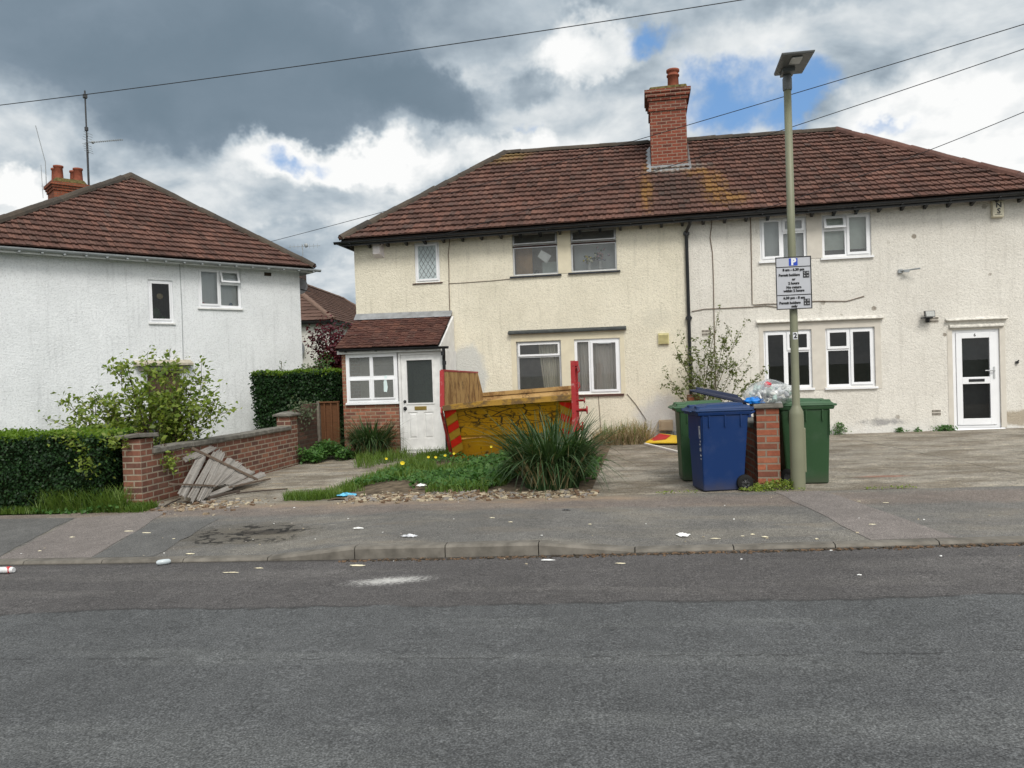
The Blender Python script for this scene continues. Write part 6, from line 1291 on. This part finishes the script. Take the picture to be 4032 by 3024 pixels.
for i, (x, y) in enumerate(((-3.62, 11.1), (-3.33, 11.5), (-3.20, 11.45), (-3.13, 11.75), (-3.05, 12.0), (-2.62, 12.9), (-4.15, 11.9))):
    h_ = .30 if i else .24; o = thing('yellow_flower', 'small yellow dandelion flower among the weeds in front of the skip', 'flower', (x, y, soil_z(x, y)), group='dandelions in the weeds')
    b = MB(); b.tube([(x, y, soil_z(x, y)), (x + .01, y - .02, soil_z(x, y) + h_)], .004, 5); b.build('stem', M['stem'], o)
    b = MB(); r_ = .040 if i == 0 else .026; c = Vector((x + .01, y - .025, soil_z(x, y) + h_))
    for k in range(14): a = k * 2 * math.pi / 14; d = Vector((math.cos(a), -.25, math.sin(a) * .8 + .3)); s_ = Vector((-math.sin(a), 0, math.cos(a))) * r_ * .22; b.face([c, c + d * r_ * .6 + s_, c + d * r_, c + d * r_ * .6 - s_])
    b.build('flower_head', M['flower'], o, fixn=False)

# ================================================================== rubble, litter and other small things
def rubble(name, label, n, xf, yf, smax, mats):
    b = MB()
    for i in range(n):
        x, y = xf(), yf(); y = kerb_y(x) - .045 - abs(y) if y < 1 else y; s_ = smax * rnd.random() ** 2.2 + .008; z = (soil_z(x, y) if -4.2 < x < -.6 and y > 9.7 else ground_z(x, y)); Mx = Matrix.Translation((x, y, z + s_ * .25)) @ Matrix.Rotation(rnd.uniform(0, 6.3), 4, 'Z') @ Matrix.Rotation(rnd.gauss(0, .3), 4, 'X')
        q = lambda: rnd.uniform(.6, 1.1); e = [s_ * q() for _ in range(8)]
        vs = [Mx @ Vector((sx * e[k] * 1.0, sy * e[(k+3) % 8] * .6, sz * e[(k+5) % 8] * .32)) for k, (sx, sy, sz) in enumerate([(sx, sy, sz) for sz in (-1, 1) for sy in (-1, 1) for sx in (-1, 1)])]
        b.mesh(vs, [(0,2,3,1),(4,5,7,6),(0,1,5,4),(2,6,7,3),(0,4,6,2),(1,3,7,5)], rnd.randrange(len(mats)))
    return stuff(b.build(name, mats, None), label, 'rubble')
RM = [plain('rubble_tan', (.27, .21, .145), .95, .1, .2), plain('rubble_cream', (.42, .36, .26), .95, .1, .15), plain('rubble_brown', (.15, .10, .065), .95, .1, .25), plain('rubble_grey', (.24, .22, .20), .95, .1, .2)]
rubble('rubble', 'line of broken plaster and stone chips along the front edge of the garden bed', 1700, lambda: rnd.uniform(-4.0, -.65), lambda: 9.76 + rnd.gauss(0, .11), .034, RM)
rubble('rubble', 'crumbs of plaster and wood at the foot of the broken fence', 260, lambda: rnd.gauss(-6.0, .4), lambda: 9.62 + rnd.gauss(0, .22), .04, RM)
rubble('grit', 'pale specks of grit scattered over pavement and gutter', 80, lambda: rnd.uniform(-7, 4.5), lambda: rnd.uniform(6.7, 9.6), .007, [RM[1], RM[3], M['paper']])
rubble('grit', 'dark leaf litter and grit lying in the gutter along the kerb', 900, lambda: rnd.uniform(-2.9, 3.6), lambda: rnd.gauss(0, .03), .016, [RM[2], plain('leaf_litter', (.05, .04, .028), 1)])
def crumple(name, label, cat_, c, rx, ry, h_, mat, seed, n=9, group=None):
    q = random.Random(seed); b = MB(); vs = []
    for i in range(n + 1):
        for j in range(n + 1):
            u_, v_ = i / n * 2 - 1, j / n * 2 - 1; m_ = max(abs(u_), abs(v_)); ed = 1 + q.uniform(-.22, .12)
            l_ = math.hypot(u_, v_); k = (m_ / l_ if l_ else 1) * ed
            vs.append((c[0] + u_ * rx * k, c[1] + v_ * ry * k, c[2] + .004 + h_ * (q.random() * (1 - .75 * m_) + .03)))
    b.mesh(vs, [(i*(n+1)+j, (i+1)*(n+1)+j, (i+1)*(n+1)+j+1, i*(n+1)+j+1) for i in range(n) for j in range(n)]); return tag(b.build(name, mat, None), label, cat_, group)
G = lambda x, y: (x, y, ground_z(x, y))
M['wrapper'] = plain('blue_wrapper', (.10, .42, .62), .35, .5, .6, 30); M['poly'] = plain('clear_film', (.52, .53, .55), .25, .5, .3, 30); M['flake'] = plain('cream_flake', (.66, .60, .44), .9, .1, .12)
crumple('blue_wrapper', 'crumpled pale blue wrapper on the garden edge beside the grass mound', 'litter', (-4.05, 9.95, soil_z(-4.05, 9.95)), .15, .10, .07, M['wrapper'], 1)
crumple('crumpled_paper', 'crumpled white paper among the weeds behind the rubble', 'litter', (-3.05, 10.15, soil_z(-3.05, 10.15) + .05), .075, .05, .05, M['paper'], 2)
crumple('torn_paper', 'largest torn white scrap on the pavement near the kerb in front of the bins', 'litter', G(.33, 7.62), .065, .075, .035, M['paper'], 3)
crumple('plastic_film', 'clear crumpled plastic film on the pavement just behind the raised kerb', 'litter', G(-2.38, 7.42), .085, .055, .03, M['poly'], 4)
crumple('torn_paper', 'white scrap on the pavement towards the left of the plastic film', 'litter', G(-3.12, 7.95), .06, .025, .02, M['paper'], 5)
crumple('dark_scrap', 'small black scrap on the pavement right of centre', 'litter', G(-.92, 8.7), .05, .018, .02, M['darkgrey'], 6)
for i, (x, y, rx, ry) in enumerate(((.62, 7.48, .07, .02), (.98, 7.62, .035, .022), (1.08, 7.52, .05, .025), (.88, 7.56, .03, .015), (1.52, 7.42, .028, .018), (2.15, 7.95, .05, .03), (2.55, 8.9, .05, .02), (2.3, 9.0, .03, .015), (4.1, 8.5, .04, .025), (-6.05, 8.15, .09, .03), (-5.75, 8.05, .09, .025), (-6.6, 7.9, .05, .025), (-5.2, 7.75, .035, .012), (-6.5, 7.3, .03, .02), (-4.6, 7.12, .07, .03), (-1.45, 8.05, .04, .012), (-1.7, 8.3, .05, .014), (-.6, 8.0, .03, .012))):
    crumple('paint_flake', 'small flat cream flake of plaster lying on the pavement', 'debris', G(x, y), rx * .7, ry * .7, .010, M['flake'], 20 + i, 5, 'cream flakes on the pavement')
for i, (x, y, rx, ry, m_, lb) in enumerate(((-.90, 6.86, .075, .018, 'paper', 'thin white strip in the gutter by the kerb joint'), (-2.66, 6.72, .075, .03, 'flake', 'cream scrap in the gutter under the raised kerb'), (-3.8, 6.5, .08, .012, 'flake', 'long pale sliver on the road left of the white powder'), (-3.6, 6.65, .05, .010, 'flake', 'short pale sliver on the road nearer the kerb'), (1.6, 6.3, .02, .01, 'paper', 'tiny white speck of paper on the road at the right'), (-.25, 6.72, .05, .015, 'flake', 'pale crumb in the gutter below the dropped kerb'))):
    crumple('gutter_scrap', lb, 'litter', G(x, y), rx, ry, .012, M[m_], 50 + i, 5)
b = MB(); c = Vector(G(-4.70, 6.83)) + Vector((0, 0, .028)); d = Vector((.8, .6, 0)); b.tube([c - d*.07, c - d*.055, c, c + d*.045, c + d*.06], [.010, .024, .028, .024, .013], 12); tag(b.build('crushed_bottle', plain('pale_plastic', (.45, .50, .52), .25, .5, .1), None), 'pale crushed plastic bottle lying by the kerb at the left', 'litter')
o = thing('drink_can', 'white and red crushed drink can on the road at the left edge', 'litter', G(-6.22, 6.55)); c = Vector(G(-6.22, 6.55)) + Vector((0, 0, .033)); b = MB(); b.tube([c - Vector((.13, .02, 0)), c - Vector((.11, .02, 0)), c + Vector((.07, .0, 0)), c + Vector((.09, .0, 0))], [.02, .032, .030, .024], 14, 0)
b.build('can', plain('can_white', (.66, .66, .66), .3, .5), o); b = MB(); b.tube([c + Vector((.02, .0, 0)), c + Vector((.06, .0, 0))], [.0335, .0325], 14); b.build('red_band', plain('can_red', (.5, .03, .03), .3, .5), o)
o = thing('fallen_sign_board', 'red and yellow board lying flat on the ground by the meter box', 'board', (.35, 16.2, .12)); b = MB(); b.hexa([(-.02, 16.05, .13), (.62, 15.75, .15), (.78, 16.3, .22), (.30, 16.75, .25)], [(-.02, 16.05, .15), (.62, 15.75, .17), (.78, 16.3, .24), (.30, 16.75, .27)]); b.build('board_panel', plain('yellow_board', (.72, .48, .03), .5, .4, .08), o)
b = MB(); b.face([(.03, 16.10, .158), (.40, 16.13, .199), (.52, 16.45, .2495), (.29, 16.70, .272)]); b.build('red_area', plain('red_board', (.45, .02, .025), .5), o)
b = MB(); b.box(-.03, .03, 0, 2.0, 0, .045); o = b.build('timber_post', plain('white_post', (.68, .66, .60), .7, .2, .12), None, bevel=.005); o.location = (-.02, 16.0, yard_z(0, 16) + .005); o.rotation_euler.z = R(-160); tag(o, 'pale square timber post lying on the drive in front of the fallen board', 'post')
M['vase'] = plain('white_vase', (.66, .66, .64), .3, .5)
for i, (x, col1, col2, lb) in enumerate(((-1.12, (.70, .68, .50), (.62, .50, .08), 'white vase of white and yellow flowers inside the upper window'), (-.88, (.42, .40, .50), (.55, .36, .36), 'white vase of mauve and pink flowers inside the upper window'))):
    z = 3.84; o = thing('flower_vase', lb, 'vase', (x, 17.19, z), group='vases in the upper window'); b = MB(); b.lathe((x, 17.19, z + .03), [(0, 0), (.035, 0), (.045, .06), (.03, .17), (.038, .2)], 14); b.build('vase', M['vase'], o)
    b = MB()
    for k in range(34): b.blob((x + rnd.gauss(0, .075), 17.19 + rnd.gauss(0, .035), z + .31 + i * .07 + rnd.gauss(0, .05)), .027, .027, .024, .3, 6, 4, rnd.randrange(3), k)
    b.build('flowers', [plain('petal_a%d' % i, col1), plain('petal_b%d' % i, col2), plain('vase_leaf%d' % i, (.05, .09, .04))], o)

# ================================================================== sky, sun, camera
wd = bpy.data.worlds.new('World'); scene.world = wd; wd.use_nodes = True; nt = wd.node_tree; nt.nodes.clear()
W = NT.__new__(NT); W.t = nt; W.n = nt.nodes; W.l = nt.links; W._tc = None
SUN_EL, SUN_AZ = R(48), R(157)        # azimuth measured from +Y towards +X
out = W.n.new('ShaderNodeOutputWorld'); bg = W.n.new('ShaderNodeBackground'); bg.inputs['Strength'].default_value = SKY_STRENGTH = .1
sky = W.node('ShaderNodeTexSky'); sky.sky_type = 'NISHITA'; sky.sun_disc = False; sky.sun_elevation = SUN_EL; sky.sun_rotation = SUN_AZ; sky.air_density = 1.0; sky.dust_density = .6
d = W.node('ShaderNodeVectorMath', {0: W.co('Generated')}, operation='NORMALIZE').outputs[0]
dx, dy, dz3 = W.sep(d)[0:3]; zc = W.math('ADD', W.math('MAXIMUM', dz3, 0.0), .38)
pl = W.node('ShaderNodeCombineXYZ', {0: W.math('DIVIDE', dx, zc), 1: W.math('DIVIDE', dy, zc), 2: 0.0}).outputs[0]
wn = W.node('ShaderNodeTexNoise', {'Vector': d, 'Scale': 5.0, 'Detail': 6.0, 'Roughness': .62}).outputs['Color']
wv = W.node('ShaderNodeVectorMath', {0: wn, 1: (.5, .5, .5)}, operation='SUBTRACT').outputs[0]
dw = W.node('ShaderNodeVectorMath', {0: W.node('ShaderNodeVectorMath', {0: wv, 'Scale': .20}, operation='SCALE').outputs[0], 1: d}, operation='ADD').outputs[0]
def patch_dir(v, r0, r1, sx=1.0, sy=1.0):
    """soft patch of sky round a compass direction; sx, sy stretch it sideways / upwards"""
    return W.step(W.dist(dw, v, (1/sx, 1/sx, 1/sy)), r1, r0)
def az_el(az, el): a, e = R(az), R(el); return (math.sin(a) * math.cos(e), math.cos(a) * math.cos(e), math.sin(e))
n2 = W.noise(4.6, 5, .55, pl, .3); n3 = W.noise(11, 5, .55, pl)
# cloud brightness 0 dark .. 1 white
br = W.math('ADD', .52, W.math('MULTIPLY', W.math('SUBTRACT', n2, .47), 1.6))
br = W.math('ADD', br, W.math('MULTIPLY', W.math('SUBTRACT', n3, .5), .45), clamp=True)
SKY = []
def darker(m, k):
    global br; br = W.math('MULTIPLY', br, W.math('SUBTRACT', 1.0, W.math('MULTIPLY', m, k)), clamp=True)
def brighter(m, k):
    global br; br = W.math('ADD', br, W.math('MULTIPLY', m, W.math('MULTIPLY', W.math('ADD', .35, n3), k)), clamp=True)

def PD(az, el, sx, sy, r0=.45, r1=1.15): return patch_dir(az_el(az, el), r0, r1, sx, sy)
darker(PD(-28, 19.3, .27, .085), .80); darker(PD(-40, 25, .42, .12), .62); darker(PD(-16.5, 19.6, .10, .040), .75); darker(PD(-20, 25, .3, .06), .40)
brighter(PD(-23, 14.8, .16, .030), .75); brighter(PD(-3.2, 22.3, .085, .036), .62); brighter(PD(-9, 15.5, .10, .030), .55); brighter(PD(20, 13, .20, .07), .50); brighter(PD(-43, 11, .08, .02), .7); brighter(PD(6, 14.6, .08, .018), .8)
darker(PD(-7.5, 20.5, .055, .03), .45); darker(PD(15, 23, .16, .03), .30); darker(PD(-25, 10.0, .2, .02), .25)
hn = W.noise(7, 6, .62, d, .4)
hole = None
for a_, e_, sx_, sy_, k_ in ((6.5, 18.6, .105, .050, 1.0), (11, 17.2, .06, .035, .9), (-25.8, 14.7, .045, .020, .75), (-7.5, 17.6, .035, .014, .7), (16.2, 13.2, .045, .016, .6), (2.2, 22.4, .05, .02, .7), (-1, 16.5, .02, .01, .5), (95, 45, .5, .3, .9), (-100, 50, .5, .3, .8)):
    m_ = W.math('MULTIPLY', PD(a_, e_, sx_, sy_, .1, 1.25), k_); hole = m_ if hole is None else W.math('MAXIMUM', hole, m_)
holes = W.step(W.math('ADD', hole, W.math('MULTIPLY', W.math('SUBTRACT', hn, .5), 1.3)), .18, .95)
holes = W.math('MULTIPLY', holes, W.step(hole, .02, .2))

cloud = W.ramp(br, [(0, (1.25, 1.72, 2.15)), (.2, (1.7, 2.2, 2.7)), (.45, (3.5, 4.05, 4.5)), (.7, (5.7, 6.0, 6.15)), (1, (7.5, 7.55, 7.5))])
blue = W.mix(.7, sky.outputs[0], (1.35, 2.9, 5.6))
skyc = W.mix(holes, cloud, blue)
# glow added in the unseen sky behind the viewer to light the fronts
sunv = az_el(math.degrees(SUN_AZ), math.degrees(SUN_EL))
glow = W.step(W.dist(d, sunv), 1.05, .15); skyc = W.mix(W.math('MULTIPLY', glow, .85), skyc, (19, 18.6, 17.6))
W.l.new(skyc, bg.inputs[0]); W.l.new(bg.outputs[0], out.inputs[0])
sl = bpy.data.lights.new('sun', 'SUN'); sl.energy = SUN_E = 1.6; sl.angle = R(18); sl.color = (1, .955, .89)
so = bpy.data.objects.new('sun', sl); col.objects.link(so); so.rotation_euler = Vector(sunv).to_track_quat('Z', 'Y').to_euler()
cam = bpy.data.cameras.new('camera'); cam.sensor_width = 36; cam.lens = 3028 / 4032 * 36; cam.clip_end = 2000; cam.clip_start = .05
co_ = bpy.data.objects.new('camera', cam); col.objects.link(co_); scene.camera = co_
p_, r_, y_ = R(-.93), R(-1.912), R(-9.756)
fw = Vector((math.sin(y_) * math.cos(p_), math.cos(y_) * math.cos(p_), math.sin(p_))); rt = Vector((math.cos(y_), -math.sin(y_), 0)); uv_ = rt.cross(fw)
RT = rt * math.cos(r_) + uv_ * math.sin(r_); UP = uv_ * math.cos(r_) - rt * math.sin(r_)
co_.matrix_world = Matrix(((RT.x, UP.x, -fw.x, 0), (RT.y, UP.y, -fw.y, 0), (RT.z, UP.z, -fw.z, 1.7), (0, 0, 0, 1)))
vs = scene.view_settings; vs.view_transform = 'Standard'; vs.look = 'None'; vs.gamma = 1; vs.use_curve_mapping = False; vs.exposure = EXPO = .38
scene.render.engine = 'CYCLES'; scene.cycles.use_denoising = True; scene.cycles.max_bounces = 6; scene.cycles.transparent_max_bounces = 12
